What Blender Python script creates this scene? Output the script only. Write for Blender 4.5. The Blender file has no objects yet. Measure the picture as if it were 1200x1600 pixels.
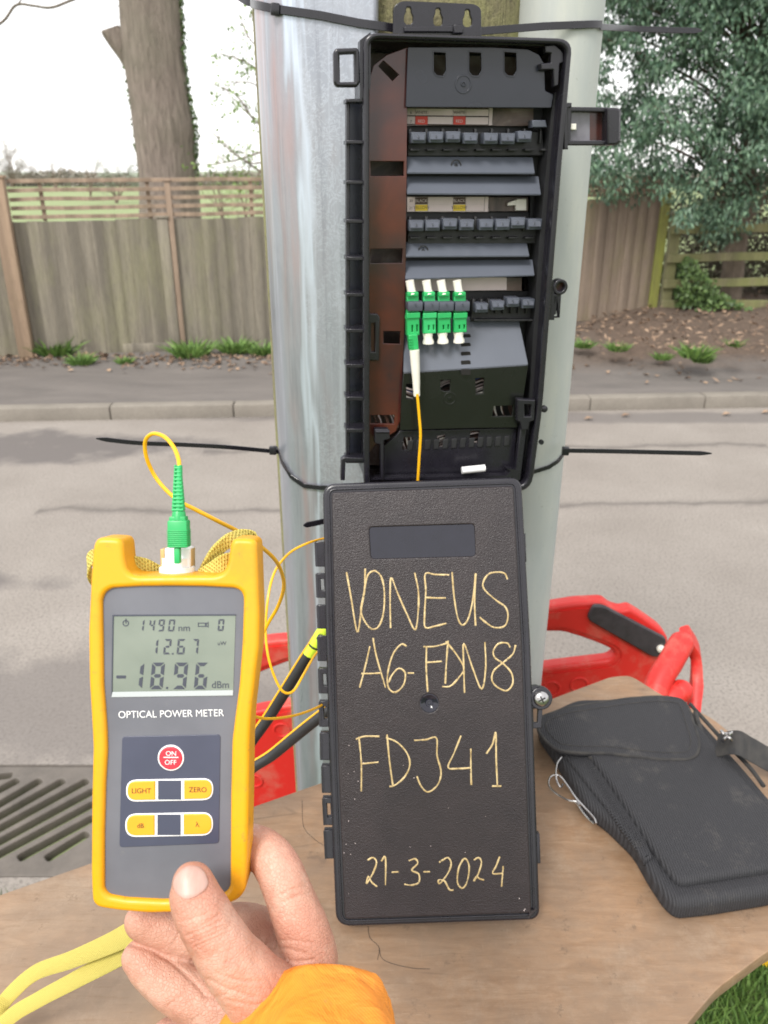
import bpy, bmesh, math, random
from mathutils import Vector as V, Matrix, noise
random.seed(7)
R = math.radians
scene = bpy.context.scene
# ---------------- camera, sky, sun, exposure ----------------
FPX = 1230.0; PITCH = R(23.3); CAMZ = 1.7
cam_d = bpy.data.cameras.new('camera'); cam = bpy.data.objects.new('camera', cam_d)
scene.collection.objects.link(cam); scene.camera = cam
cam.location = (0, 0, CAMZ); cam.rotation_euler = (R(90) - PITCH, 0, 0)
cam_d.sensor_fit = 'VERTICAL'; cam_d.sensor_height = 36; cam_d.sensor_width = 36
cam_d.lens = FPX / 1600 * 36; cam_d.clip_start = 0.02; cam_d.clip_end = 3000
cam_d.dof.use_dof = True; cam_d.dof.focus_distance = 0.52; cam_d.dof.aperture_fstop = 14
scene.render.resolution_x = 768; scene.render.resolution_y = 1024
SUN_EL, SUN_AZ = R(50), R(-150)      # sun behind and left of the camera
w = bpy.data.worlds.new("World"); scene.world = w; w.use_nodes = True
nt = w.node_tree; bg = nt.nodes['Background']
sk = nt.nodes.new('ShaderNodeTexSky'); sk.sky_type = 'NISHITA'; sk.sun_disc = False
sk.sun_elevation = SUN_EL; sk.sun_rotation = SUN_AZ
sk.air_density = 1; sk.dust_density = 1; sk.ozone_density = 1
hs = nt.nodes.new('ShaderNodeHueSaturation'); hs.inputs['Saturation'].default_value = 0.32
nt.links.new(sk.outputs[0], hs.inputs['Color']); 
cl = nt.nodes.new('ShaderNodeMix'); cl.data_type = 'RGBA'; cl.inputs[0].default_value = 0.75   # thin bright overcast over the clear sky
cl.inputs[7].default_value = (7.5, 7.35, 7.25, 1); nt.links.new(hs.outputs[0], cl.inputs[6]); nt.links.new(cl.outputs[2], bg.inputs[0])
bg.inputs[1].default_value = 0.15
sl = bpy.data.lights.new('sun', 'SUN'); so = bpy.data.objects.new('sun', sl); scene.collection.objects.link(so)
sl.energy = 2.1; sl.angle = R(18); sl.color = (1, 0.965, 0.91)
sd = V((math.sin(SUN_AZ) * math.cos(SUN_EL), math.cos(SUN_AZ) * math.cos(SUN_EL), math.sin(SUN_EL)))
so.rotation_euler = sd.to_track_quat('Z', 'Y').to_euler()
scene.view_settings.view_transform = 'Standard'; scene.view_settings.look = 'None'
scene.view_settings.exposure = 0.75; scene.view_settings.gamma = 1

CAM = V((0, 0, CAMZ)); RT = V((1, 0, 0))
FW = V((0, math.cos(PITCH), -math.sin(PITCH))); UP = V((0, math.sin(PITCH), math.cos(PITCH)))
def ray(px, py): return RT * ((px - 600) / FPX) - UP * ((py - 800) / FPX) + FW
def P(px, py, t): return CAM + ray(px, py) * t
def onZ(px, py, z=0.0):
    d = ray(px, py); return CAM + d * ((z - CAMZ) / d.z)
def onY(px, py, y):
    d = ray(px, py); return CAM + d * (y / d.y)
class Frame:
    def __init__(s, o, ux, uy):
        s.o = V(o); s.ux = V(ux).normalized(); s.un = s.ux.cross(V(uy)).normalized(); s.uy = s.un.cross(s.ux)
        s.m = Matrix(((s.ux.x, s.uy.x, s.un.x, s.o.x), (s.ux.y, s.uy.y, s.un.y, s.o.y), (s.ux.z, s.uy.z, s.un.z, s.o.z), (0, 0, 0, 1)))
    def px(s, p, w=0.0):
        d = ray(*p); k = ((s.o + s.un * w - CAM).dot(s.un)) / d.dot(s.un)
        q = CAM + d * k - s.o; return (q.dot(s.ux), q.dot(s.uy))
    def W(s, u, v, w=0.0): return s.o + s.ux * u + s.uy * v + s.un * w
    def at(s, p, w=0.0): return s.W(*s.px(p, w), w)
def crop(ox, oy, sc): return lambda *pts: [(ox + x / sc, oy + y / sc) for x, y in pts]
c1 = crop(500, 0, 2.4); c2 = crop(500, 380, 2.4); c3 = crop(460, 740, 2.7273); c4 = crop(460, 1100, 2.7273)
c5 = crop(100, 640, 2.857); c6 = crop(120, 900, 3.529); c7 = crop(100, 1200, 2.2222); c8 = crop(800, 900, 3.0)
c9 = crop(780, 1200, 2.857); c10 = crop(380, 960, 4.706); c11 = crop(0, 1100, 3.2)

# ---------------- objects ----------------
def link(name, data): o = bpy.data.objects.new(name, data); scene.collection.objects.link(o); return o
def fin(bm, name, mat, smooth=35):
    me = bpy.data.meshes.new(name); bm.to_mesh(me); bm.free()
    for m in (mat if isinstance(mat, (list, tuple)) else [mat]): me.materials.append(m)
    if smooth is not None and len(me.polygons):
        me.polygons.foreach_set('use_smooth', [True] * len(me.polygons)); me.set_sharp_from_angle(angle=R(smooth))
    return me
class Thing:
    def __init__(s, name, label, cat, loc, group=None):
        s.e = link(name, None); s.e.empty_display_size = 0.05; s.e.location = loc; s.m = Matrix.Translation(V(loc)).inverted()
        s.e['label'] = label; s.e['category'] = cat
        if group: s.e['group'] = group
    def part(s, name, bm, mat, parent=None, label=None, smooth=35):
        me = fin(bm, name, mat, smooth); me.transform(s.m); o = link(name, me); o.parent = parent or s.e
        if label: o['label'] = label
        return o
def solo(name, bm, mat, label, cat, group=None, kind=None, smooth=35, loc=None):
    me = fin(bm, name, mat, smooth)
    o = link(name, me)
    if loc is not None: me.transform(Matrix.Translation(-V(loc))); o.location = loc
    if label: o['label'] = label
    if cat: o['category'] = cat
    if group: o['group'] = group
    if kind: o['kind'] = kind
    return o
def struct(name, bm, mat, smooth=35): return solo(name, bm, mat, None, None, kind='structure', smooth=smooth)
def dup(e, loc, rotz, scale, label):
    r = e.copy(); scene.collection.objects.link(r); r.location = loc; r.rotation_euler = (0, 0, rotz); r.scale = (scale,) * 3; r['label'] = label
    for ch in list(e.children):
        c = ch.copy(); scene.collection.objects.link(c); c.parent = r
    return r

# ---------------- geometry ----------------
def NB(): return bmesh.new()
def rnd(poly, r, n=5):
    out = []; L = len(poly)
    for i in range(L):
        p = V(poly[i]); a = V(poly[i - 1]); b = V(poly[(i + 1) % L])
        da = (a - p); db = (b - p); la, lb = da.length, db.length
        if la < 1e-9 or lb < 1e-9: continue
        rr = r[i] if isinstance(r, (list, tuple)) else r
        da /= la; db /= lb
        k = min(rr, la * .48, lb * .48)
        s = p + da * k; e = p + db * k
        if k < 1e-7: out.append(tuple(p)); continue
        for j in range(n + 1):
            t = j / n; q = s * (1 - t) ** 2 + p * 2 * t * (1 - t) + e * t * t; out.append((q.x, q.y))
    return out
def resample(poly, step, sm=2):
    P_ = [V(p) for p in poly]; L = len(P_); out = []; acc = 0.0
    for i in range(L):
        a, b = P_[i], P_[(i + 1) % L]; d = (b - a).length
        if d < 1e-9: continue
        t = -acc
        while t + step <= d: t += step; out.append(a + (b - a) * (t / d))
        acc = d - t
    for _ in range(sm): out = [(out[i - 1] + out[i] * 2 + out[(i + 1) % len(out)]) / 4 for i in range(len(out))]
    return [(p.x, p.y) for p in out]
def area(poly): return sum(poly[i - 1][0] * poly[i][1] - poly[i][0] * poly[i - 1][1] for i in range(len(poly))) / 2
def plate(bm, F, outer, w0, w1, holes=(), bevel=0.0, res=2):
    """extruded polygon with holes, local u,v coordinates, between w0 < w1 along the frame normal"""
    cu = bpy.data.curves.new('t', 'CURVE'); cu.dimensions = '2D'; cu.fill_mode = 'BOTH'
    half = (w1 - w0) / 2; bv = min(bevel, half * .95); cu.extrude = half - bv; cu.bevel_depth = bv; cu.bevel_resolution = res
    cu.offset = -bv
    for poly in [outer] + list(holes):
        sp = cu.splines.new('POLY'); sp.points.add(len(poly) - 1)
        for i, p in enumerate(poly): sp.points[i].co = (p[0], p[1], 0, 1)
        sp.use_cyclic_u = True
    ob = bpy.data.objects.new('t', cu); scene.collection.objects.link(ob)
    dg = bpy.context.evaluated_depsgraph_get(); me = bpy.data.meshes.new_from_object(ob.evaluated_get(dg))
    me.transform(F.m @ Matrix.Translation((0, 0, (w0 + w1) / 2)))
    bm.from_mesh(me); bpy.data.objects.remove(ob); bpy.data.curves.remove(cu); bpy.data.meshes.remove(me)
    return bm
def pplate(bm, F, outer, w0, w1, holes=(), bevel=0.0, rpx=0, hr=0, res=2, wt=None):
    """plate traced in pixel coordinates on the plane w (front)"""
    wt = w1 if wt is None else wt
    o = [F.px(p, wt) for p in (rnd(outer, rpx) if rpx else outer)]
    hs_ = [[F.px(p, wt) for p in (rnd(h, hr) if hr else h)] for h in holes]
    return plate(bm, F, o, w0, w1, hs_, bevel, res)
def rect(x0, y0, x1, y1): return [(x0, y0), (x1, y0), (x1, y1), (x0, y1)]
def box(bm, F, u0, u1, v0, v1, w0, w1, bevel=0.0, seg=2):
    vs = [bm.verts.new(F.W(u, v, w_)) for w_ in (w0, w1) for v in (v0, v1) for u in (u0, u1)]
    fs = [bm.faces.new([vs[i] for i in q]) for q in ((0, 2, 3, 1), (4, 5, 7, 6), (0, 1, 5, 4), (2, 6, 7, 3), (0, 4, 6, 2), (1, 3, 7, 5))]
    if bevel > 0:
        es = list({e for f in fs for e in f.edges})
        bmesh.ops.bevel(bm, geom=es, offset=bevel, segments=seg, affect='EDGES', profile=.5)
    return bm
def pbox(bm, F, x0, y0, x1, y1, w0, w1, bevel=0.0):
    """box whose front face (at w1) covers the pixel rectangle"""
    a = F.px((x0, y1), w1); b = F.px((x1, y0), w1)
    return box(bm, F, a[0], b[0], a[1], b[1], w0, w1, bevel)
def wedge(bm, F, top, bot, wt, wb, th):
    """sloping flap: top edge (two px points) at depth wt, bottom edge at wb"""
    a, b = F.at(top[0], wt), F.at(top[1], wt); c, d = F.at(bot[1], wb), F.at(bot[0], wb)
    n = (b - a).cross(d - a).normalized()
    if n.dot(F.un) < 0: n = -n
    q = [a, b, c, d]; vs = [bm.verts.new(p) for p in q] + [bm.verts.new(p - n * th) for p in q]
    fs = [bm.faces.new([vs[i] for i in k]) for k in ((0, 1, 2, 3), (7, 6, 5, 4), (0, 4, 5, 1), (1, 5, 6, 2), (2, 6, 7, 3), (3, 7, 4, 0))]
    es = list({e for f in fs for e in f.edges})
    bmesh.ops.bevel(bm, geom=es, offset=th * .3, segments=2, affect='EDGES')
    bmesh.ops.recalc_face_normals(bm, faces=bm.faces)
    return bm
def cr(pts, n=8):
    """catmull-rom through 3D points (or 4-tuples)"""
    P_ = [V(p) for p in pts]; out = []
    if len(P_) < 3:
        return [P_[0].lerp(P_[-1], i / n) for i in range(n + 1)]
    E = [P_[0] * 2 - P_[1]] + P_ + [P_[-1] * 2 - P_[-2]]
    for i in range(1, len(E) - 2):
        a, b, c, d = E[i - 1:i + 3]
        for j in range(n):
            t = j / n
            out.append(0.5 * ((2 * b) + (c - a) * t + (2 * a - 5 * b + 4 * c - d) * t * t + (3 * b - a - 3 * c + d) * t ** 3))
    out.append(P_[-1]); return out
def tube(bm, pts, r, n=8, caps=True, flat=None, up=None):
    """r scalar or list; flat=(a,b) scales across side/normal"""
    L = len(pts); rings = []
    pts = [V(p) for p in pts]; prev = None
    for i, p in enumerate(pts):
        t = (pts[min(i + 1, L - 1)] - pts[max(i - 1, 0)])
        if t.length < 1e-12: t = V((0, 0, 1))
        t.normalize()
        if up is not None: s = t.cross(up)
        elif prev is None: s = t.cross(V((0, 0, 1)) if abs(t.z) < .9 else V((1, 0, 0)))
        else: s = prev - t * prev.dot(t)
        if s.length < 1e-9: s = t.orthogonal()
        s.normalize(); prev = s; b = s.cross(t)
        rr = r[i] if isinstance(r, (list, tuple)) else r
        fa, fb = flat or (1, 1)
        rings.append([bm.verts.new(p + s * math.cos(2 * math.pi * k / n) * rr * fa + b * math.sin(2 * math.pi * k / n) * rr * fb) for k in range(n)])
    for i in range(L - 1):
        for k in range(n):
            bm.faces.new((rings[i][k], rings[i][(k + 1) % n], rings[i + 1][(k + 1) % n], rings[i + 1][k]))
    if caps:
        bm.faces.new(rings[0][::-1]); bm.faces.new(rings[-1])
    return bm
def strap(bm, pts, wd, th, normals=None, up=V((0, 0, 1))):
    """flat band: wd wide along 'up', th thick across"""
    L = len(pts); rings = []; pts = [V(p) for p in pts]
    for i, p in enumerate(pts):
        t = (pts[min(i + 1, L - 1)] - pts[max(i - 1, 0)]).normalized()
        u = normals[i] if normals else up
        s = u - t * u.dot(t); s.normalize(); b = t.cross(s)
        k = wd[i] if isinstance(wd, (list, tuple)) else wd
        rings.append([bm.verts.new(p + s * a * k / 2 + b * c * th / 2) for a, c in ((-1, -.6), (-.9, -1), (.9, -1), (1, -.6), (1, .6), (.9, 1), (-.9, 1), (-1, .6))])
    for i in range(L - 1):
        for k in range(8): bm.faces.new((rings[i][k], rings[i][(k + 1) % 8], rings[i + 1][(k + 1) % 8], rings[i + 1][k]))
    bm.faces.new(rings[0][::-1]); bm.faces.new(rings[-1])
    bmesh.ops.recalc_face_normals(bm, faces=bm.faces)
    return bm
def lathe(bm, o, axis, prof, n=24):
    """prof list of (r, h) along axis from o"""
    ax = V(axis).normalized(); s = ax.orthogonal().normalized(); b = ax.cross(s); rings = []
    for r, h in prof:
        rings.append([bm.verts.new(V(o) + ax * h + (s * math.cos(2 * math.pi * k / n) + b * math.sin(2 * math.pi * k / n)) * max(r, 1e-5)) for k in range(n)])
    for i in range(len(prof) - 1):
        for k in range(n): bm.faces.new((rings[i][k], rings[i][(k + 1) % n], rings[i + 1][(k + 1) % n], rings[i + 1][k]))
    bm.faces.new(rings[0][::-1]); bm.faces.new(rings[-1])
    bmesh.ops.recalc_face_normals(bm, faces=bm.faces)
    return bm
def text(bm, F, s, p, hpx, w, align='CENTER', th=0.00012, off=0.0, sx=1.0):
    """cap height hpx pixels; p = px position (baseline)"""
    cu = bpy.data.curves.new('t', 'FONT'); cu.body = s; cu.align_x = align; cu.size = 1; cu.extrude = 0; cu.offset = off
    ob = bpy.data.objects.new('t', cu); scene.collection.objects.link(ob)
    dg = bpy.context.evaluated_depsgraph_get(); me = bpy.data.meshes.new_from_object(ob.evaluated_get(dg))
    a = F.px(p, w); b = F.px((p[0], p[1] - hpx), w); k = abs(b[1] - a[1]) / 0.73
    me.transform(F.m @ Matrix.Translation((a[0], a[1], w)) @ Matrix.Diagonal((k * sx, k, 1, 1)))
    bm.from_mesh(me); bpy.data.objects.remove(ob); bpy.data.curves.remove(cu); bpy.data.meshes.remove(me)
    return bm

# ---------------- materials ----------------
class N:
    def __init__(s, name):
        s.m = bpy.data.materials.new(name); s.m.use_nodes = True; s.t = s.m.node_tree
        s.b = s.t.nodes['Principled BSDF']; s.k = s.t.nodes; s._c = None
    def co(s, kind='Object'):
        if not s._c: s._c = s.k.new('ShaderNodeTexCoord')
        return s._c.outputs[kind]
    def mp(s, sc=(1, 1, 1), kind='Object', loc=(0, 0, 0), rot=(0, 0, 0)):
        n = s.k.new('ShaderNodeMapping'); n.inputs['Scale'].default_value = sc; n.inputs['Location'].default_value = loc; n.inputs['Rotation'].default_value = rot
        s.t.links.new(s.co(kind), n.inputs[0]); return n.outputs[0]
    def noise(s, scale, detail=4, rough=.55, vec=None, dist=0.0):
        n = s.k.new('ShaderNodeTexNoise'); n.inputs['Scale'].default_value = scale; n.inputs['Detail'].default_value = detail
        n.inputs['Roughness'].default_value = rough; n.inputs['Distortion'].default_value = dist
        s.t.links.new(vec if vec is not None else s.co(), n.inputs['Vector']); return n.outputs[0]
    def vor(s, scale, vec=None, feat='F1', out='Distance'):
        n = s.k.new('ShaderNodeTexVoronoi'); n.feature = feat; n.inputs['Scale'].default_value = scale
        s.t.links.new(vec if vec is not None else s.co(), n.inputs['Vector']); return n.outputs[out]
    def wave(s, scale, vec=None, axis='X', dist=0, detail=2, prof='SIN'):
        n = s.k.new('ShaderNodeTexWave'); n.inputs['Scale'].default_value = scale; n.bands_direction = axis; n.wave_profile = prof
        n.inputs['Distortion'].default_value = dist; n.inputs['Detail'].default_value = detail
        s.t.links.new(vec if vec is not None else s.co(), n.inputs['Vector']); return n.outputs[1]
    def ramp(s, v, stops, interp='LINEAR'):
        n = s.k.new('ShaderNodeValToRGB'); n.color_ramp.interpolation = interp; e = n.color_ramp.elements
        while len(e) < len(stops): e.new(0.5)
        for i, (p, c) in enumerate(stops):
            e[i].position = p; c = (c, c, c) if isinstance(c, (int, float)) else c; e[i].color = (*c, 1)
        s.t.links.new(v, n.inputs[0]); return n.outputs[0]
    def mix(s, f, a, b, mode='MIX'):
        n = s.k.new('ShaderNodeMix'); n.data_type = 'RGBA'; n.blend_type = mode
        for i, x in ((0, f), (6, a), (7, b)):
            if isinstance(x, (int, float)) and i == 0: n.inputs[0].default_value = x
            elif isinstance(x, tuple): n.inputs[i].default_value = (*x, 1)
            else: s.t.links.new(x, n.inputs[i])
        return n.outputs[2]
    def math(s, op, a, b=0.0, clamp=False):
        n = s.k.new('ShaderNodeMath'); n.operation = op; n.use_clamp = clamp
        for i, x in ((0, a), (1, b)):
            if isinstance(x, (int, float)): n.inputs[i].default_value = x
            else: s.t.links.new(x, n.inputs[i])
        return n.outputs[0]
    def bump(s, h, strength=.3, dist=.001, prev=None):
        n = s.k.new('ShaderNodeBump'); n.inputs['Strength'].default_value = strength; n.inputs['Distance'].default_value = dist
        s.t.links.new(h, n.inputs['Height'])
        if prev is not None: s.t.links.new(prev, n.inputs['Normal'])
        s.t.links.new(n.outputs[0], s.b.inputs['Normal']); return n.outputs[0]
    def set(s, **kw):
        for k, v in kw.items():
            k = {'col': 'Base Color', 'rough': 'Roughness', 'metal': 'Metallic', 'spec': 'Specular IOR Level', 'sss': 'Subsurface Weight', 'coat': 'Coat Weight', 'trans': 'Transmission Weight', 'alpha': 'Alpha', 'sheen': 'Sheen Weight'}[k]
            i = s.b.inputs[k]
            if isinstance(v, tuple): i.default_value = (*v, 1)
            elif isinstance(v, (int, float)): i.default_value = v
            else: s.t.links.new(v, i)
        return s
    def sep(s, out=0, kind='Object'):
        n = s.k.new('ShaderNodeSeparateXYZ'); s.t.links.new(s.co(kind), n.inputs[0]); return n.outputs[out]
def plastic(name, col, rough=.4, var=.15, grime=60, bumps=0, bscale=900, spec=.5, coat=0):
    m = N(name); n1 = m.noise(grime, 5); dark = tuple(c * (1 - var) for c in col); lite = tuple(min(1, c * (1 + var)) for c in col)
    m.set(col=m.ramp(n1, [(.3, dark), (.7, lite)]), rough=m.ramp(m.noise(grime * .4, 3), [(.3, max(0, rough - .03)), (.7, rough + .05)]), spec=spec, coat=coat)
    if bumps: m.bump(m.noise(bscale, 2), bumps, .0006)
    return m.m
M = {}
M['black'] = plastic('black_plastic', (.013, .012, .017), .26)
M['black2'] = plastic('black_matt', (.014, .014, .016), .5)
M['slate'] = plastic('slate_plastic', (.017, .019, .028), .25, .06, 20)
M['smoky'] = plastic('smoky_window', (.16, .155, .18), .15, .3, 40)
M['tray'] = plastic('tray_sky_sheen', (.098, .108, .132), .22, .06, 20)  # sky reflection on the sloping flaps is put into this lighter blue-grey base
M['adapter'] = plastic('adapter_plastic', (.065, .073, .095), .3, .15)
M['olive'] = plastic('green_black_plastic', (.0065, .0072, .0065), .25, .1)
m = N('brown_gloss'); n1 = m.noise(14, 4, dist=.6)
m.set(col=m.ramp(n1, [(.35, (.028, .016, .018)), (.6, (.075, .02, .014)), (.8, (.13, .03, .018))]), rough=.16); M['brown'] = m.m
m = N('inside_back'); m.set(col=m.ramp(m.noise(25, 5, dist=1), [(.3, (.03, .022, .02)), (.55, (.16, .11, .09)), (.75, (.34, .3, .27))]), rough=.4); M['inback'] = m.m
m = N('lid_grain'); n1 = m.noise(800, 2, .5); n2 = m.noise(30, 5)
m.set(col=m.ramp(n2, [(.3, (.013, .0085, .0105)), (.75, (.022, .015, .0165))]), rough=m.ramp(m.noise(50, 4), [(.3, .33), (.7, .42)]), spec=.5); m.bump(n1, .55, .0013); M['lid'] = m.m
M['glossblk'] = plastic('gloss_black', (.012, .012, .02), .07, .1)
m = N('marker_ink'); m.set(col=m.mix(m.ramp(m.noise(420, 4, .7), [(.36, .85), (.42, 0.)]), m.ramp(m.noise(160, 3), [(.3, (.36, .25, .10)), (.7, (.62, .48, .25))]), (.06, .045, .03)), rough=.45, metal=.15); M['ink'] = m.m
m = N('yellow_rubber'); n1 = m.noise(45, 6, .65); n2 = m.noise(260, 3)
n3 = m.noise(160, 6, .8, vec=m.mp((1, .4, 1)))
m.set(col=m.mix(m.ramp(n3, [(.60, 0.), (.66, .5)]), m.mix(m.ramp(n1, [(.52, 0.), (.75, .5)]), (.74, .34, .006), (.46, .22, .02)), (.30, .17, .05)), rough=m.ramp(n2, [(.3, .3), (.7, .5)])); m.bump(n2, .1, .0003); M['yellow'] = m.m
m = N('meter_face'); n1 = m.noise(500, 2); m.set(col=m.mix(m.ramp(m.noise(200, 7, .8), [(.62, 0.), (.70, .35)]), m.ramp(m.noise(30, 4), [(.3, (.112, .115, .135)), (.7, (.142, .145, .168))]), (.2, .19, .17)), rough=.38); m.bump(n1, .06, .0002); M['face'] = m.m
M['keypad'] = plastic('keypad', (.055, .06, .095), .32, .06)
m = N('lcd_glass'); m.set(col=m.ramp(m.noise(28, 3), [(.3, (.15, .178, .145)), (.7, (.205, .235, .195))]), rough=.16); M['lcd'] = m.m
m = N('lcd_segment'); m.set(col=(.045, .05, .07), rough=.3); M['seg'] = m.m
m = N('bezel_white'); m.set(col=(.42, .45, .46), rough=.35); M['bezel'] = m.m
M['white'] = plastic('white_print', (.78, .78, .78), .4, .03)
M['cream'] = plastic('cream_plastic', (.74, .71, .64), .4, .06)
M['darktext'] = plastic('dark_print', (.05, .03, .02), .5, .03)
M['red_btn'] = plastic('red_button', (.72, .03, .05), .35, .05)
M['yel_btn'] = plastic('yellow_button', (.76, .34, .02), .35, .05)
M['green'] = plastic('green_connector', (.02, .36, .10), .35, .08)
M['green2'] = plastic('green_boot', (.03, .42, .13), .4, .08)
m = N('fibre_jacket'); m.set(col=(.82, .42, .01), rough=.3, sss=.0); M['fibre'] = m.m
m = N('steel'); m.set(col=(.42, .41, .41), metal=1, rough=.27); M['steel'] = m.m
m = N('braid'); v = m.mp((1, 1, 1)); wv = m.wave(260, axis='DIAGONAL', dist=1.0); wv2 = m.wave(260, axis='X', dist=1.0); wv = m.math('MAXIMUM', wv, wv2); n1 = m.noise(500, 3)
m.set(col=m.mix(m.ramp(wv, [(.3, 0.), (.7, 1.)]), (.56, .45, .09), (.70, .58, .14)), rough=.8); m.bump(m.math('ADD', wv, n1), .8, .0012); M['braid'] = m.m
# timber pole with algae
m = N('pole_timber'); g = m.noise(30, 6, .6, vec=m.mp((6, 6, .35))); al = m.noise(9, 5, .7); fine = m.noise(160, 4, .7)
c = m.mix(m.ramp(al, [(.35, 0.), (.6, 1.)]), (.19, .16, .10), (.27, .265, .11)); c = m.mix(m.ramp(fine, [(.38, .7), (.5, 0.)]), c, (.12, .11, .06))
m.set(col=m.mix(m.ramp(g, [(.3, .6), (.5, 0.)]), c, (.06, .045, .03)), rough=.9); m.bump(m.math('ADD', g, fine), .8, .003); M['timber'] = m.m
# galvanised steel
m = N('galvanised'); x = m.sep(0); n1 = m.noise(16, 8, .68, vec=m.mp((1.6, 1.6, .3)), dist=.5); n2 = m.noise(60, 6, .7, dist=1.6); n3 = m.noise(5, 4, .6, vec=m.mp((3, 3, .22)))
c = m.ramp(n1, [(.3, (.27, .29, .335)), (.55, (.34, .355, .40)), (.75, (.30, .29, .31))])
xm = m.math('ADD', m.math('MULTIPLY', x, 20.0), m.math('MULTIPLY', m.math('SUBTRACT', n3, .5), 3.2))   # stain bands and the painted highlight line follow the fold lines of the sheet
bandm = m.ramp(m.math('MULTIPLY', m.math('ADD', xm, .15), .55), [(.0, .12), (.12, 1.), (.75, 1.), (1., .35)])
sw = m.math('MULTIPLY', m.ramp(n2, [(.485, 0.), (.512, .55), (.54, 0.)]), m.math('MULTIPLY', bandm, m.ramp(m.noise(9, 4, .6), [(.36, 0.), (.56, 1.)])))
c = m.mix(sw, c, (.56, .60, .68))
edge = m.ramp(m.math('ABSOLUTE', xm), [(.0, .9), (.06, .5), (.13, 0.)]); c = m.mix(edge, c, (.56, .62, .72))  # bright line along the fold: a highlight put into the colour
pk = m.ramp(m.math('ABSOLUTE', m.math('ADD', xm, .3)), [(.0, .38), (.22, 0.)]); c = m.mix(m.math('MULTIPLY', pk, m.ramp(m.noise(5, 4, .6, vec=m.mp((1, 1, .4))), [(.45, 0.), (.6, 1.)])), c, (.50, .23, .17))
st = m.noise(55, 6, .7, vec=m.mp((1, 1, .035))); c = m.mix(m.ramp(st, [(.55, 0.), (.66, .55)]), c, (.50, .53, .60)); c = m.mix(m.ramp(st, [(.34, .5), (.44, 0.)]), c, (.20, .205, .23))
m.set(col=c, metal=.5, rough=m.ramp(n1, [(.3, .24), (.7, .42)])); m.bump(m.math('MULTIPLY', n2, bandm), .14, .0008); M['galv'] = m.m
# grey-green plastic duct
m = N('duct'); n1 = m.noise(7, 6, .65, vec=m.mp((2, 2, .5))); n2 = m.noise(120, 5, .75); n3 = m.noise(420, 3)
c = m.ramp(n1, [(.3, (.34, .37, .37)), (.55, (.40, .42, .40)), (.75, (.47, .48, .43))])
c = m.mix(m.ramp(n2, [(.30, .7), (.36, 0.)]), c, (.2, .2, .17)); m.set(col=c, rough=.55); m.bump(n3, .15, .0006); M['duct'] = m.m
# plywood
m = N('plywood'); v = m.mp((2.2, 9, 9), rot=(0, 0, R(27))); g = m.noise(9, 8, .62, vec=v, dist=.8); b2 = m.noise(4, 6, .65); sc_ = m.noise(60, 8, .75, vec=m.mp((.35, 4, 1), rot=(0, 0, R(-35)))); sc2 = m.noise(75, 8, .75, vec=m.mp((4, .4, 1), rot=(0, 0, R(-22))))
c = m.ramp(g, [(.25, (.20, .112, .058)), (.5, (.265, .16, .09)), (.75, (.325, .212, .13))])
c = m.mix(m.ramp(b2, [(.46, 0.), (.64, .65)]), c, (.20, .14, .095)); c = m.mix(m.ramp(m.noise(1.7, 5, .7), [(.5, 0.), (.72, .5)]), c, (.34, .275, .205))
c = m.mix(m.ramp(sc_, [(.63, 0.), (.69, .35)]), c, (.50, .37, .26)); c = m.mix(m.math('MULTIPLY', m.ramp(sc2, [(.62, 0.), (.68, .3)]), m.ramp(b2, [(.5, 0.), (.6, 1.)])), c, (.50, .37, .26))
c = m.mix(m.ramp(m.noise(7, 9, .75, dist=.4), [(.44, 0.), (.60, .5)]), c, (.175, .125, .088)); c = m.mix(m.ramp(m.noise(11, 8, .8, vec=m.mp((1, 1, 1), loc=(3, 7, 0))), [(.52, 0.), (.68, .3)]), c, (.38, .30, .22)); c = m.mix(m.ramp(m.noise(30, 8, .8), [(.60, 0.), (.66, .7)]), c, (.13, .085, .055))
pore = m.noise(120, 6, .75, vec=m.mp((.16, 1.6, 1), rot=(0, 0, R(27)))); c = m.mix(m.ramp(pore, [(.36, .3), (.46, 0.)]), c, (.16, .095, .05))
stn = m.vor(5.5, vec=m.mp((1, 1.6, 1), rot=(0, 0, R(15)))); c = m.mix(m.ramp(m.math('ADD', stn, m.math('MULTIPLY', m.noise(14, 5, .7), .5)), [(.32, .45), (.40, .12), (.5, 0.)]), c, (.17, .115, .08))
ck = m.vor(9, vec=m.mp((.25, 1.5, 1), rot=(0, 0, R(-30))), feat='DISTANCE_TO_EDGE'); c = m.mix(m.math('MULTIPLY', m.ramp(ck, [(.002, .7), (.012, 0.)]), m.ramp(m.noise(5, 4), [(.54, 0.), (.62, 1.)])), c, (.10, .065, .04))
m.set(col=c, rough=m.ramp(b2, [(.3, .45), (.7, .75)])); m.bump(m.math('ADD', g, sc_), .3, .001); M['ply'] = m.m
m = N('ply_edge'); m.set(col=m.ramp(m.wave(80, axis='Z', dist=2), [(.3, (.16, .1, .06)), (.7, (.42, .31, .2))]), rough=.8); M['plyedge'] = m.m
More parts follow.
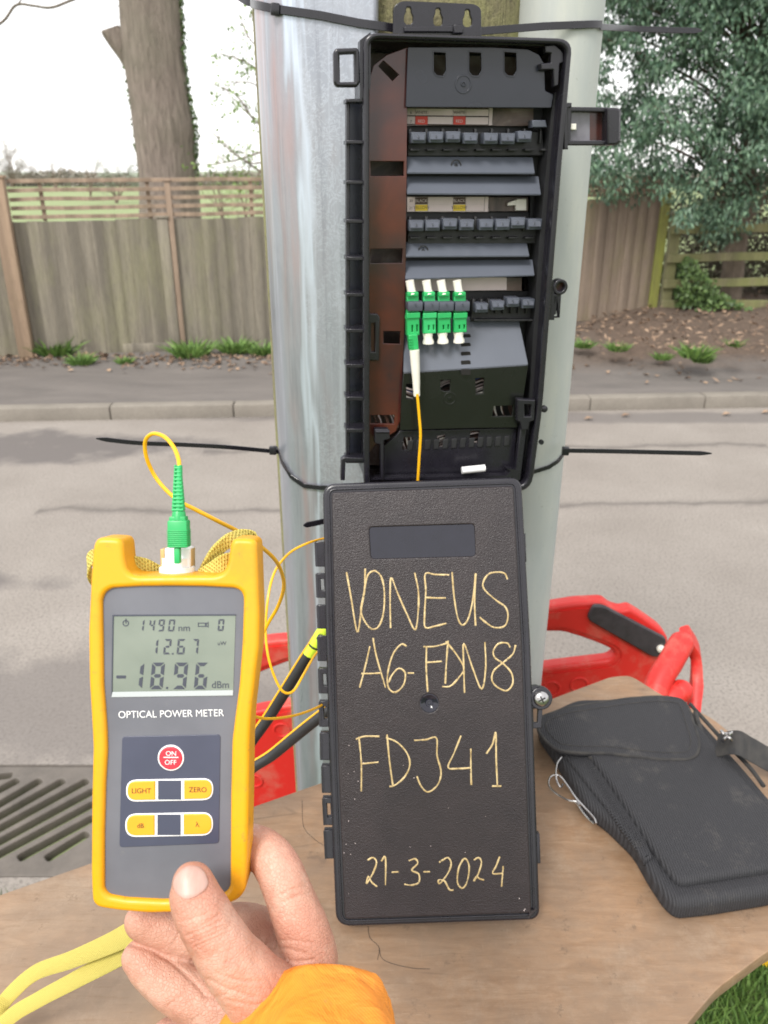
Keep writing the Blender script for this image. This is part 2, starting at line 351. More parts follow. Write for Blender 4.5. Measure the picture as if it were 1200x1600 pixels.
# road
m = N('asphalt'); n1 = m.noise(1.3, 6, .6); n2 = m.noise(90, 5, .75); n3 = m.noise(.45, 4, .6, dist=.6); x = m.sep(0); y = m.sep(1)
c = m.ramp(n1, [(.3, (.215, .19, .168)), (.7, (.29, .262, .235))]); c = m.mix(m.ramp(n2, [(.38, .85), (.52, 0.)]), c, (.14, .125, .11))
def blob(m, cx, cy, sx, sy, nz, amp=.8):
    a = m.math('DIVIDE', m.math('SUBTRACT', m.sep(0), cx), sx); b = m.math('DIVIDE', m.math('SUBTRACT', m.sep(1), cy), sy)
    d = m.math('ADD', m.math('MULTIPLY', a, a), m.math('MULTIPLY', b, b)); return m.math('ADD', d, m.math('MULTIPLY', m.math('SUBTRACT', nz, .5), amp * 3))
nz = m.noise(3.2, 6, .65)
d1 = blob(m, -2.9, 5.05, 1.9, .42, nz); d2 = blob(m, -2.2, 3.15, .8, .13, nz); d3 = blob(m, 2.0, 5.75, 4.0, .17, nz, .5); d4 = blob(m, -1.1, 2.25, 1.0, .42, nz, .9)
for d, k in ((d1, .95), (d2, .8), (d3, .7), (d4, .6)):
    c = m.mix(m.math('MULTIPLY', m.ramp(d, [(.35, 1.), (1., 0.)]), k), c, (.115, .103, .098))
cr1 = m.vor(.62, vec=m.mp((1, 1, 0), loc=(.4, .15, 0)), feat='DISTANCE_TO_EDGE'); dist_n = m.noise(6, 4)
cr1 = m.math('ADD', cr1, m.math('MULTIPLY', m.math('SUBTRACT', dist_n, .5), .03))
n5 = m.noise(28, 6, .8); c = m.mix(m.ramp(n5, [(.56, 0.), (.70, .35)]), c, (.15, .13, .115)); c = m.mix(m.ramp(n2, [(.62, 0.), (.72, .4)]), c, (.42, .39, .35))
wob = m.math('MULTIPLY', m.math('SUBTRACT', m.noise(2.2, 6, .65), .5), .28)
for (y0, x0, x1, sl_) in ((4.02, .3, 9, .03), (3.95, -1.9, -.4, -.02), (3.5, -2.6, -1.4, .9), (5.0, -1.2, 2.6, .04)):
    ln = m.math('ABSOLUTE', m.math('ADD', m.math('SUBTRACT', m.math('SUBTRACT', y, y0), m.math('MULTIPLY', x, sl_)), wob))
    rg_ = m.math('MULTIPLY', m.math('GREATER_THAN', x, x0), m.math('LESS_THAN', x, x1))
    c = m.mix(m.math('MULTIPLY', m.ramp(ln, [(.004, .75), (.03, .25), (.07, 0.)]), rg_), c, (.10, .088, .08)); m.set(col=c, rough=.85); m.bump(n2, .5, .004); M['road'] = m.m
m = N('kerb_concrete'); n1 = m.noise(3, 6, .7); n2 = m.noise(70, 4, .7); c = m.mix(m.ramp(n2, [(.35, .4), (.55, 0.)]), m.ramp(n1, [(.3, (.165, .148, .125)), (.7, (.24, .217, .184))]), (.15, .13, .11))
m.set(col=c, rough=.85); m.bump(n2, .4, .003); M['kerb'] = m.m
m = N('footway_dirt'); n1 = m.noise(2.2, 7, .65, vec=m.mp((.6, 2, 1))); n2 = m.noise(45, 5, .8); c = m.ramp(n1, [(.3, (.105, .095, .088)), (.7, (.155, .139, .127))]); c = m.mix(m.ramp(n2, [(.55, 0.), (.7, .5)]), c, (.22, .17, .14))
bk = m.math('MULTIPLY', m.ramp(m.math('MULTIPLY', m.math('SUBTRACT', m.sep(0), 1.0), .8), [(0., 0.), (1., 1.)]), m.ramp(m.math('ADD', m.math('SUBTRACT', m.sep(1), 6.9), m.math('MULTIPLY', n1, .8)), [(.3, 0.), (.7, 1.)]))
c = m.mix(bk, c, m.ramp(n2, [(.35, (.06, .042, .03)), (.6, (.125, .088, .065)), (.75, (.22, .15, .11))]))
m.set(col=c, rough=.9); m.bump(n2, .5, .01); M['dirt'] = m.m
m = N('bank_soil'); n1 = m.noise(2.5, 7, .7); n2 = m.noise(38, 6, .8); c = m.ramp(n1, [(.3, (.08, .06, .045)), (.7, (.15, .11, .085))]); c = m.mix(m.ramp(n2, [(.5, 0.), (.68, .8)]), c, (.21, .14, .11))
m.set(col=c, rough=.95); m.bump(n2, .8, .02); M['soil'] = m.m
m = N('verge_grass_base'); m.set(col=m.ramp(m.noise(8, 6, .7), [(.3, (.05, .08, .02)), (.7, (.09, .13, .035))]), rough=.95); M['verge'] = m.m
m = N('field'); m.set(col=m.ramp(m.noise(.12, 6, .6, vec=m.mp((1, .4, 1))), [(.3, (.17, .21, .09)), (.7, (.23, .28, .125))]), rough=.95); M['field'] = m.m
def wood(name, a, b, green=(.2, .21, .08), ga=.5, bw=9.0, th=.60):
    m = N(name); g = m.noise(9, 6, .65, vec=m.mp((4, 4, .25))); al = m.noise(1.3, 5, .7, vec=m.mp((1.6, 1, .6))); fi = m.noise(60, 5, .7, vec=m.mp((2, 2, .2)))
    bd = m.noise(1, 0, vec=m.mp((bw, .01, .01)))
    c = m.ramp(g, [(.3, a), (.7, b)]); c = m.mix(m.ramp(bd, [(.4, .6), (.58, 0.)]), c, tuple(k * .6 for k in a)); c = m.mix(m.ramp(al, [(th - .12, 0.), (th + .12, ga)]), c, green)
    c = m.mix(m.ramp(fi, [(.35, .4), (.5, 0.)]), c, tuple(k * .5 for k in a)); m.set(col=c, rough=.9); m.bump(g, .5, .004); return m.m
M['boards'] = wood('fence_boards', (.165, .146, .116), (.27, .24, .19), (.25, .25, .12), ga=.42)
M['boardsR'] = wood('fence_boards_right', (.19, .145, .11), (.275, .215, .165), (.2, .19, .07), .5)
M['postL'] = wood('fence_post_pine', (.27, .19, .13), (.36, .26, .18), ga=.15)
M['mossy'] = wood('mossy_post', (.16, .15, .06), (.25, .23, .08), (.22, .24, .04), .8, th=.45)
M['rail'] = wood('mossy_rail', (.17, .15, .09), (.25, .22, .13), (.2, .22, .07), .7, th=.5)
M['trellis'] = wood('trellis_wood', (.25, .18, .13), (.36, .27, .2), ga=.12)
m = N('bark'); g = m.noise(7, 8, .7, vec=m.mp((3.2, 3.2, .5)), dist=.7); n2 = m.noise(50, 5, .7)
m.set(col=m.mix(m.ramp(m.noise(1.6, 5), [(.45, 0.), (.7, .5)]), m.ramp(g, [(.3, (.12, .096, .08)), (.5, (.24, .195, .165)), (.72, (.33, .275, .235))]), (.19, .18, .13)), rough=.95); m.bump(m.math('ADD', g, m.math('MULTIPLY', n2, .3)), 1, .05); M['bark'] = m.m  # bark tones lightened to carry haze and flare in the colour
def leaf(name, a, b, rough=.5, tr=.0):
    m = N(name); oi = m.k.new('ShaderNodeNewGeometry'); m.set(col=m.ramp(oi.outputs['Random Per Island'], [(.1, a), (.9, b)]), rough=rough); return m.m
M['leaf_ever'] = leaf('evergreen_leaf', (.038, .085, .052), (.125, .205, .125), .4)
M['leaf_ivy'] = leaf('ivy_leaf', (.04, .08, .02), (.10, .16, .045))
M['leaf_spring'] = leaf('spring_leaf', (.12, .2, .04), (.2, .3, .08))
M['leaf_litter'] = leaf('dead_leaf', (.12, .075, .05), (.31, .215, .145), .8)
M['grass'] = leaf('grass_blade', (.05, .11, .02), (.16, .27, .06), .6)
M['twig'] = plastic('twig', (.16, .125, .095), .9, .3, 9)
M['hedge'] = leaf('hedge_leaf', (.10, .095, .065), (.22, .19, .14), .8)
M['far'] = leaf('far_twigs_hazed', (.20, .19, .16), (.30, .27, .23), .9)  # pale tone: distance haze put into the colour
M['farg'] = leaf('far_green_hazed', (.17, .20, .15), (.26, .29, .22), .9)  # greyed green: horizon haze put into the colour
m = N('barrier_red'); n1 = m.noise(12, 6, .7); n2 = m.noise(120, 4); m.set(col=m.mix(m.ramp(n1, [(.50, 0.), (.72, .5)]), (.58, .02, .016), (.46, .22, .16)), rough=.5); m.bump(n2, .1, .0006); M['red'] = m.m
M['grip'] = plastic('grip_rubber', (.035, .03, .035), .6, .3, 60)
m = N('nylon'); wv = m.wave(105, axis='X', dist=.25); n1 = m.noise(16, 9, .82)
c = m.mix(m.ramp(n1, [(.55, 0.), (.72, .35)]), (.036, .036, .040), (.17, .155, .135)); m.set(col=m.mix(m.ramp(wv, [(.25, .4), (.6, 0.)]), c, (.012, .012, .014)), rough=.7, spec=.3); m.bump(m.math('ADD', wv, m.noise(900, 2)), .7, .0012); M['nylon'] = m.m
m = N('nylon_binding'); wv = m.wave(600, axis='X', dist=.2); m.set(col=m.ramp(m.noise(60, 5), [(.3, (.022, .022, .024)), (.75, (.06, .055, .05))]), rough=.8); m.bump(wv, .6, .0006); M['bind'] = m.m
m = N('cast_iron'); n1 = m.noise(6, 6, .7); m.set(col=m.ramp(n1, [(.3, (.075, .066, .057)), (.7, (.15, .13, .112))]), rough=.6); m.bump(m.noise(150, 4), .5, .002); M['iron'] = m.m
m = N('void_dark'); m.set(col=(.012, .011, .01), rough=1); M['void'] = m.m
m = N('skin'); n1 = m.noise(26, 6, .65); n2 = m.noise(600, 4, .7); n3 = m.noise(9, 3); vr = m.vor(520, feat='DISTANCE_TO_EDGE')
c = m.ramp(n1, [(.3, (.40, .185, .125)), (.5, (.49, .265, .19)), (.70, (.56, .35, .27))]); c = m.mix(m.ramp(n3, [(.42, 0.), (.66, .4)]), c, (.50, .185, .135))
c = m.mix(m.ramp(m.noise(48, 5, .7), [(.52, 0.), (.66, .4)]), c, (.58, .40, .31))
c = m.mix(m.ramp(m.noise(75, 7, .75), [(.58, 0.), (.70, .45)]), c, (.34, .14, .10)); m.set(col=c, rough=.5, sss=.08)
m.b.inputs['Subsurface Radius'].default_value = (.004, .0015, .0008); m.b.inputs['Subsurface Scale'].default_value = 1
h = m.bump(m.noise(260, 5, .7, dist=1.0), .34, .0009); m.bump(m.ramp(vr, [(0., 0.), (.14, 1.)]), .5, .0004, h); M['skin'] = m.m
m = N('nail'); m.set(col=m.ramp(m.noise(90, 4, vec=m.mp((3, .5, .5))), [(.3, (.43, .25, .205)), (.7, (.50, .33, .28))]), rough=.45, sss=.05); m.b.inputs['Subsurface Scale'].default_value = .002; M['nail'] = m.m
m = N('hivis_orange'); n1 = m.noise(22, 7, .75); n2 = m.noise(7, 4)
c = m.mix(m.ramp(n1, [(.57, 0.), (.7, .7)]), (.80, .25, .015), (.45, .18, .06)); c = m.mix(m.ramp(n2, [(.4, 0.), (.7, .8)]), c, (.85, .34, .06)); c = m.mix(m.ramp(m.noise(70, 6, .8), [(.62, 0.), (.7, .5)]), c, (.38, .16, .06))
m.set(col=c, rough=.6); h = m.bump(m.noise(28, 4, .5, dist=1.4), .9, .006); m.bump(m.wave(500, axis='DIAGONAL'), .25, .0004, h); M['orange'] = m.m
m = N('tape'); m.set(col=(.62, .82, .05), rough=.4); M['tape'] = m.m
M['cable'] = plastic('cable_sheath', (.02, .02, .022), .4)
M['label'] = plastic('label_white', (.66, .56, .54), .5, .05)
M['lred'] = plastic('label_red', (.62, .05, .03), .5, .05)
M['lyel'] = plastic('label_yellow', (.75, .55, .03), .5, .05)
M['lbrn'] = plastic('label_dark', (.07, .035, .025), .5, .05)
M['blue'] = plastic('blue_wire', (.03, .08, .3), .4)
# ================= SETTING =================
rnd_ = random.Random(3)
ka, kb = onZ(0, 659), onZ(1200, 636.5); kd = (kb - ka).normalized(); kn = V((-kd.y, kd.x, 0))   # kn points away from the camera
KF = Frame(ka, kd, kn)      # u along the kerb, v away, w up
def sheet(F, u0, u1, v0, v1, w, nu=1, nv=1, fn=None):
    bm = NB(); g = [[bm.verts.new(F.W(u0 + (u1 - u0) * i / nu, v0 + (v1 - v0) * j / nv, w + (fn(u0 + (u1 - u0) * i / nu, v0 + (v1 - v0) * j / nv) if fn else 0))) for i in range(nu + 1)] for j in range(nv + 1)]
    for j in range(nv):
        for i in range(nu): bm.faces.new((g[j][i], g[j][i + 1], g[j + 1][i + 1], g[j + 1][i]))
    return bm
G0 = Frame((0, 0, 0), (1, 0, 0), (0, 1, 0))
struct('ground', sheet(G0, -900, 900, -900, 1500, -0.03), M['field'])
# grass field beyond the fence
struct('field', sheet(KF, -400, 400, 3.6, 900, 0.02, 8, 60, lambda u, v: .25 * math.sin(v * .02) * min(1, v / 80)), M['field'])
road = NB(); DR = [(-1.45, -0.66), (1.52, 1.95)]       # the drain opening in the carriageway (x range, y range)
N_ = sheet(KF, -40, 45, -4.35, 0.0, 0.0)
# road as four pieces round the drain opening would leave seams: one plate with a hole
N_.free()
pa, pb = KF.W(-40, 0), KF.W(45, 0)
outer = [(-40, 1.40), (45, 1.40), (pb.x, pb.y), (pa.x, pa.y)]
hole = [(DR[0][0], DR[1][0]), (DR[0][1], DR[1][0]), (DR[0][1], DR[1][1]), (DR[0][0], DR[1][1])]
struct('road', plate(NB(), G0, outer, -0.02, 0.0, [hole]), M['road'])
struct('grass_verge', plate(NB(), G0, rect(-12, -12, 12, 1.40), -0.02, 0.06, bevel=.02), M['verge'])
bm = NB(); box(bm, G0, DR[0][0] - .01, DR[0][1] + .01, DR[1][0] - .01, DR[1][1] + .01, -.5, -.45); struct('drain_pit', bm, M['void'])
# kerb stones
bm = NB(); u = -12.0
for k in range(40):
    L = .915; box(bm, KF, u + .0025, u + L - .0025, 0.0, .125, -.05, .10 + rnd_.uniform(-.003, .003), .012); u += L
struct('kerb', bm, M['kerb'])
def bank(u, v):
    q = max(0, min(1, (u - 4.2) / 1.6)); n = noise.noise(V((u * 1.3, v * 1.3, 0))) * .04 + noise.noise(V((u * 5, v * 5, 3))) * .015
    return n * .5 + q * max(0, min(1, (v - .7) / 1.3)) * (.30 + n) + max(0, 1 - abs(v - 1.9) / .4) * .02
struct('footway', sheet(KF, -20, 30, .12, 4.0, .085, 260, 34, bank), M['dirt'])
def gz(x, y):
    q = V((x, y, 0)) - KF.o; u_, v_ = q.dot(KF.ux), q.dot(KF.uy); return .085 + bank(u_, v_) if v_ > .12 else (0 if v_ > -4.3 else .06)
# cast iron drain grate (traced on the road plane)
hz = []
for a, b in (((-60, 365), (60, 350)), ((-60, 455), (92, 374)), ((-60, 530), (205, 374)), ((-60, 590), (320, 376)), ((-60, 650), (440, 376)), ((-60, 715), (475, 425)), ((-60, 778), (475, 490)), ((90, 770), (475, 560)), ((228, 772), (440, 640)), ((-200, 790), (-90, 745))):
    (x0, y0), (x1, y1) = c11(a)[0], c11(b)[0]
    p0, p1 = V(G0.px((x0, y0))), V(G0.px((x1, y1))); d = (p1 - p0).normalized(); n = V((-d.y, d.x)) * .015
    hz.append(rnd([tuple(p0 + n), tuple(p0 - n), tuple(p1 - n), tuple(p1 + n)], .010, 3)[::-1])
gx0, gx1, gy0, gy1 = DR[0][0] + .006, DR[0][1] - .006, DR[1][0] + .006, DR[1][1] - .006
T = Thing('drain_grate', 'cast iron road gully grate with slanting slots set in the asphalt', 'drain grate', (-1.05, 1.74, 0))
hz = [[(min(gx1 - .03, max(gx0 + .03, x)), min(gy1 - .025, max(gy0 + .03, y))) for x, y in h] for h in hz]
hz = [h for h in hz if abs(area(h)) > 2e-4]
T.part('slotted_plate', plate(NB(), G0, rnd(rect(gx0, gy0, gx1, gy1), .02), -.035, -.002, hz, .004), M['iron'])
bm = NB(); plate(bm, G0, rect(DR[0][0] - .0, DR[1][0] - .0, DR[0][1], DR[1][1]), -.06, -.004, [rect(gx0 - .002, gy0 - .002, gx1 + .002, gy1 + .002)]); T.part('frame', bm, M['iron'])

# ---------------- fence (left run, with trellis) ----------------
f0, f1 = onZ(60, 558, .085), onY(1028, 505, 8.55)
f1.z = 0; f0.z = 0; fd = (f1 - f0).normalized(); FF = Frame(f0, fd, V((0, 0, 1)))   # u along, v up, w towards camera
if FF.un.y > 0: FF = Frame(f1, -fd, V((0, 0, 1)))
def fu(px_, w=0): return FF.px((px_, 450), w)[0]
def boards(bm, u0, u1, vb0, vb1, vt0, vt1, wd=.118):
    n = max(1, int((u1 - u0) / (wd - .012))); st = (u1 - u0) / n
    for i in range(n):
        a = u0 + i * st; k = i / n; vb = vb0 + (vb1 - vb0) * k; vt = vt0 + (vt1 - vt0) * k + rnd_.uniform(-.008, .006)
        vs = [(a, vb, 0), (a + st + .012, vb, .0), (a + st + .012, vt, .0), (a, vt, 0)]; th0, th1 = .022 + rnd_.uniform(0, .004), .006
        q = [bm.verts.new(FF.W(x, y, w_)) for (x, y, _), w_ in zip(vs, (th0, th1, th1, th0))] + [bm.verts.new(FF.W(x, y, -.012 + .012 * (j in (1, 2)))) for j, (x, y, _) in enumerate(vs)]
        for f in ((0, 1, 2, 3), (7, 6, 5, 4), (0, 4, 5, 1), (1, 5, 6, 2), (2, 6, 7, 3), (3, 7, 4, 0)): bm.faces.new([q[t] for t in f])
uL = fu(0) - 3.2; uP = fu(38); uM = fu(265); uE = fu(1026); ztop, ztr = 1.30, 1.635
uA = fu(905)
def fence_piece(label, u0, u1, zb0, zb1, zt0, zt1, tr0, tr1, mat, posts, rails=5):
    T = Thing('board_fence', label, 'fence', FF.W(u0, 0), 'boarded fence sections along the lane')
    bm = NB(); boards(bm, u0, u1, zb0, zb1, zt0, zt1); T.part('board_panel', bm, mat)
    bm = NB(); nn = 12
    for i in range(rails):
        z0 = zt0 + .035 + (tr0 - zt0 - .035) * i / (rails - 1); z1 = zt1 + .035 + (tr1 - zt1 - .035) * i / (rails - 1)
        pts = [FF.W(u0 + (u1 - u0) * j / nn, z0 + (z1 - z0) * j / nn + rnd_.uniform(-.004, .004), .012 if i != 3 else .03) for j in range(nn + 1)]
        strap(bm, pts, .034, .018)
    u_ = u0 + .25
    while u_ < u1: k = (u_ - u0) / (u1 - u0); box(bm, FF, u_, u_ + .035, zt0 + (zt1 - zt0) * k, tr0 + (tr1 - tr0) * k, -.012, .002, .003); u_ += .92
    T.part('trellis', bm, M['trellis'])
    for (up_, w_, z_, d_, mt) in posts:
        bm = NB(); box(bm, FF, up_ - w_ / 2, up_ + w_ / 2, 0.05, z_, .02, .02 + d_, .008); box(bm, FF, up_ - w_ / 2 - .012, up_ + w_ / 2 + .012, z_, z_ + .02, .01, .03 + d_, .006); T.part('post', bm, mt)
fence_piece('weathered grey board fence with pale trellis rails left of the thick pine post', uL, uP - .0, .09, .09, ztop, ztop, ztr, ztr, M['boards'], [(uP - .06, .13, 1.66, .10, M['postL'])])
fence_piece('long grey green board fence with trellis between the pine post and utility pole', uP + .01, fu(520), .09, .1, ztop, ztop + .03, ztr, ztr + .02, M['boards'], [(uM, .10, 1.32, .03, M['boards']), (fu(278), .05, 1.63, .02, M['trellis'])])
bm = NB(); box(bm, FF, fu(180), fu(258), .10, .19, .024, .045, .004); solo('loose_board', bm, M['boards'], 'short grey board nailed low across the foot of the board fence', 'board')
fence_piece('brown board fence section ending in a mossy board under the evergreen tree', fu(522), uE, .12, .32, ztop + .04, 1.50, ztr, 1.66, M['boardsR'], [(uE - .04, .10, 1.50, .03, M['mossy'])])
# mossy post-and-rail fence on the right
rb = FF.W(uE + .05, 0); RF = Frame(rb, V((1, .05, 0)), V((0, 0, 1)))
T = Thing('rail_fence', 'low mossy post and rail fence in front of the bare hedge', 'fence', rb)
for (ya0, yb0, ya1, yb1) in ((352, 364, 347, 360), (397, 409, 391, 404), (436, 449, 431, 444), (470, 480, 468, 477)):
    a = RF.px((1045, (ya0 + yb0) / 2))[1]; b = RF.px((1290, (ya1 + yb1) / 2))[1]; u2 = RF.px((1290, 400))[0]; bm = NB()
    pts = [RF.W(-.0 + (u2 + 2) * j / 10, a + (b - a) * (j / 10) * (u2 + 2) / u2 + rnd_.uniform(-.006, .006), .05) for j in range(11)]
    strap(bm, pts, .085, .035); T.part('rail', bm, M['rail'])
for u_ in (.02, 1.9, 3.6):
    bm = NB(); box(bm, RF, u_, u_ + .10, .05, 1.32, -.06, .03, .008); T.part('post', bm, M['rail'])

# ---------------- vegetation helpers ----------------
def leafq(bm, p, d, n, L, W_, fold=.25):
    d = d.normalized(); s = d.cross(n)
    if s.length < 1e-5: s = d.orthogonal()
    s.normalize(); nn = s.cross(d)
    a = bm.verts.new(p); b = bm.verts.new(p + d * L * .5 + s * W_ * .5 + nn * W_ * fold); c_ = bm.verts.new(p + d * L); e = bm.verts.new(p + d * L * .5 - s * W_ * .5 + nn * W_ * fold)
    bm.faces.new((a, b, c_)); bm.faces.new((a, c_, e))
def rv(r): 
    while True:
        v = V((r.uniform(-1, 1), r.uniform(-1, 1), r.uniform(-1, 1)))
        if .05 < v.length < 1: return v.normalized()
def branchy(bm, p, d, L, r, depth, rg, spread=.7, tips=None, droop=0, nseg=4):
    pts = [p]; q = p.copy(); dd = d.normalized()
    for i in range(nseg):
        dd = (dd + rv(rg) * .22 + V((0, 0, -droop))).normalized(); q = q + dd * L / nseg; pts.append(q.copy())
    tube(bm, pts, [max(r * (1 - .6 * i / nseg), .0008) for i in range(nseg + 1)], 5 if depth > 1 else 4)
    if depth == 0:
        if tips is not None: tips.append((q, dd))
        return
    if tips is not None: tips.append((q, dd))
    for k in range(rg.choice((2, 3, 3))):
        i = rg.randint(1, nseg); nd = (dd + rv(rg) * spread).normalized()
        branchy(bm, pts[i] if k else pts[-1], nd, L * rg.uniform(.55, .8), r * .45, depth - 1, rg, spread, tips, droop, nseg)

# big trunk beyond the fence
TY = 11.2; ft = V(FF.un)
T = Thing('big_tree', 'massive furrowed bare tree trunk behind the board fence', 'tree', (onY(262, 300, TY).x, TY, 0))
bm = NB(); segs = 60; nr = 56; rings = []
tl = [(-60, 178, 292), (0, 188, 283), (40, 190, 285), (60, 191, 286), (110, 197, 289), (160, 205, 297), (200, 209, 304), (240, 214, 305), (280, 218, 308), (330, 218, 312), (420, 212, 320), (470, 200, 334)]
for i in range(nr + 1):
    py = -120 + (475 + 120) * i / nr
    if py <= -60: l, rr_ = 178, 292
    else:
        for (a, b) in zip(tl, tl[1:]):
            if a[0] <= py <= b[0]: k = (py - a[0]) / (b[0] - a[0]); l = a[1] + (b[1] - a[1]) * k; rr_ = a[2] + (b[2] - a[2]) * k; break
        else: l, rr_ = tl[-1][1:]
    A, B = onY(l, py, TY), onY(rr_, py, TY); cen = (A + B) / 2; rad = (B - A).length / 2; ring = []
    for k in range(segs):
        t = 2 * math.pi * k / segs; n_ = noise.noise(V((math.cos(t) * 2.6, math.sin(t) * 2.6, cen.z * .45))) * .05 + noise.noise(V((math.cos(t) * 9, math.sin(t) * 9, cen.z * .9))) * .025 + noise.noise(V((math.cos(t) * 26, math.sin(t) * 26, cen.z * 1.8))) * .014
        ring.append(bm.verts.new(cen + V((math.cos(t), math.sin(t), 0)) * rad * (1 + n_ * 1.2)))
    rings.append(ring)
for i in range(nr):
    for k in range(segs): bm.faces.new((rings[i][k], rings[i + 1][k], rings[i + 1][(k + 1) % segs], rings[i][(k + 1) % segs]))
bm.faces.new(rings[-1])
trunk = T.part('trunk', bm, M['bark'], smooth=60)
s0 = onY(200, 68, TY); s1 = onY(176, 52, TY)
bm = NB(); tube(bm, cr([s0 + V((.12, 0, -.35)), s0 + V((-.02, 0, -.1)), s1, s1 + V((-.02, 0, .04))], 4), [.12, .13, .14, .135, .13, .13, .13, .125, .12, .12, .12, .115, .1][:13], 14); T.part('branch_stub', bm, M['bark'])
bm = NB(); rg = random.Random(5)
for i in range(800):
    py = rg.uniform(-20, 282); side = rg.random()
    for (a, b) in zip(tl, tl[1:]):
        if a[0] <= py <= b[0]: k = (py - a[0]) / (b[0] - a[0]); l = a[1] + (b[1] - a[1]) * k; rr_ = a[2] + (b[2] - a[2]) * k; break
    if side < .8: x = rr_ + rg.gauss(0, 1.5); 
    else: x = l + rg.gauss(0, 1.5)
    if side < .8 and py > 165: x += rg.uniform(0, 5) * math.exp(-((py - 205) / 35) ** 2)
    p = onY(x, py, TY - rg.uniform(-.1, .12)); leafq(bm, p, rv(rg) + V((0, 0, -.6)), rv(rg), rg.uniform(.025, .06), .035)
T.part('ivy', bm, M['leaf_ivy'], smooth=None)
# upper-left twig and upper limbs of the big tree seen at the frame top
bm = NB(); Yb = 10.6
tube(bm, cr([onY(-40, 60, Yb), onY(4, 34, Yb), onY(25, 8, Yb), onY(52, 9, Yb), onY(78, 12, Yb), onY(105, 3, Yb), onY(135, -12, Yb), onY(200, -60, TY)], 5), .016, 6)
tube(bm, cr([onY(25, 8, Yb), onY(30, 4, Yb), onY(40, -10, Yb)], 4), .01, 5)
T.part('limb', bm, M['bark'])

# hawthorn-like twigs right of the trunk
rg = random.Random(11)
T = Thing('young_tree', 'thin twiggy sapling with sparse fresh leaves between big trunk and pole', 'tree', (onY(430, 300, 10.2).x, 10.2, 0.0))
bm = NB(); tips = []; base = V((onY(432, 300, 10.2).x, 10.2, 0)); 
tube(bm, cr([base, base + V((.02, 0, .9)), onY(420, 250, 10.2), onY(425, 120, 10.2), onY(418, -60, 10.2)], 6), .035, 7)
for (a, b, c_) in (((415, 205), (385, 175), (352, 140)), ((392, 182), (370, 150), (328, 128)), ((412, 150), (395, 130), (355, 128)), ((420, 90), (390, 60), (372, 20)), ((415, 60), (395, 30), (400, -10)), ((415, 235), (370, 250), (322, 258)), ((410, 270), (360, 235), (330, 205)), ((420, 120), (380, 95), (340, 82)), ((425, 250), (395, 255), (365, 240))):
    pts = cr([onY(*a, 10.2), onY(*b, 10.15), onY(*c_, 10.25)], 5); tube(bm, pts, [.012 * (1 - .7 * i / len(pts)) for i in range(len(pts))], 5)
    for i in range(3, len(pts), 2): branchy(bm, pts[i], rv(rg), .22, .004, 1, rg, .9, tips, .05, 3); tips.append((pts[i], rv(rg)))
T.part('twigs', bm, M['twig'])
bm = NB()
for (q, d) in tips:
    if rg.random() < .8:
        for k in range(rg.randint(2, 6)): leafq(bm, q + rv(rg) * rg.uniform(0, .09), rv(rg), rv(rg), rg.uniform(.03, .06), .035)
T.part('leaves', bm, M['leaf_spring'], smooth=None)

# evergreen tree on the right
rg = random.Random(21); EY = 8.0
T = Thing('evergreen_tree', 'dense dark evergreen tree overhanging the end of the brown fence', 'tree', (onY(1170, 300, 8.9).x, 8.9, 0.1))
bm = NB(); b0 = V((onY(1170, 300, 8.9).x, 8.9, .1)); tips = []
tube(bm, cr([b0, b0 + V((-.05, 0, 1.2)), b0 + V((-.15, -.2, 2.6)), b0 + V((-.1, -.3, 4.2))], 6), [.13 - .004 * i for i in range(19)], 9)
clumps = []
def inpoly(x, y, poly):
    r_ = False
    for i in range(len(poly)):
        (x1, y1), (x2, y2) = poly[i - 1], poly[i]
        if (y1 > y) != (y2 > y) and x < (x2 - x1) * (y - y1) / (y2 - y1) + x1: r_ = not r_
    return r_
EV = [(935, -200), (915, 100), (925, 180), (918, 285), (935, 312), (960, 318), (985, 300), (1000, 285), (1030, 300), (1055, 330), (1085, 350), (1120, 372), (1150, 380), (1165, 350), (1200, 320), (1260, 300), (1450, 250), (1500, -250)]
gaps = [(1055, 125, 15), (1110, 138, 20), (1035, 215, 9), (990, 105, 9), (975, 128, 11), (1180, 45, 14), (950, 15, 12), (960, 155, 8), (1015, 70, 8), (1150, 100, 12), (1020, 180, 6), (1075, 165, 7), (955, 80, 6), (1140, 40, 8)]
while len(clumps) < 1250:
    x, y = rg.uniform(905, 1480), rg.uniform(-240, 385)
    if not inpoly(x, y, EV): continue
    if any((x - a) ** 2 + (y - b) ** 2 < (r_ * .95 + 5) ** 2 for a, b, r_ in gaps): continue
    if y > 235 and x > 1175 and rg.random() < .5: continue
    clumps.append((x, y, onY(x, y, EY + rg.triangular(-.5, 1.6, .1))))
for (x, y, c_) in rg.sample(clumps, 150):
    m_ = V((b0.x - .1 + (c_.x - b0.x) * .4, b0.y - .25, max(1.6, c_.z - .25))); pts = cr([V((b0.x - .1, b0.y - .2, max(1.2, c_.z - .7))), m_, c_], 4); tube(bm, pts, [.022 * (1 - .8 * i / len(pts)) for i in range(len(pts))], 5)
T.part('trunk', bm, M['twig'])
bm = NB()
for (x, y, c_) in clumps:
    rad = rg.uniform(.10, .19) * (1.0 if y > -20 else 1.5)
    for k in range(rg.randint(46, 74)):
        v = rv(rg); off = v * rad * rg.random() ** .45; off.z *= .9; p = c_ + off
        d = (v * .5 + V((0, 0, -.9)) + rv(rg) * .6); leafq(bm, p, d, rv(rg) + V((0, -.5, .6)), rg.uniform(.04, .075), rg.uniform(.018, .028), .2)
T.part('crown', bm, M['leaf_ever'], smooth=None)

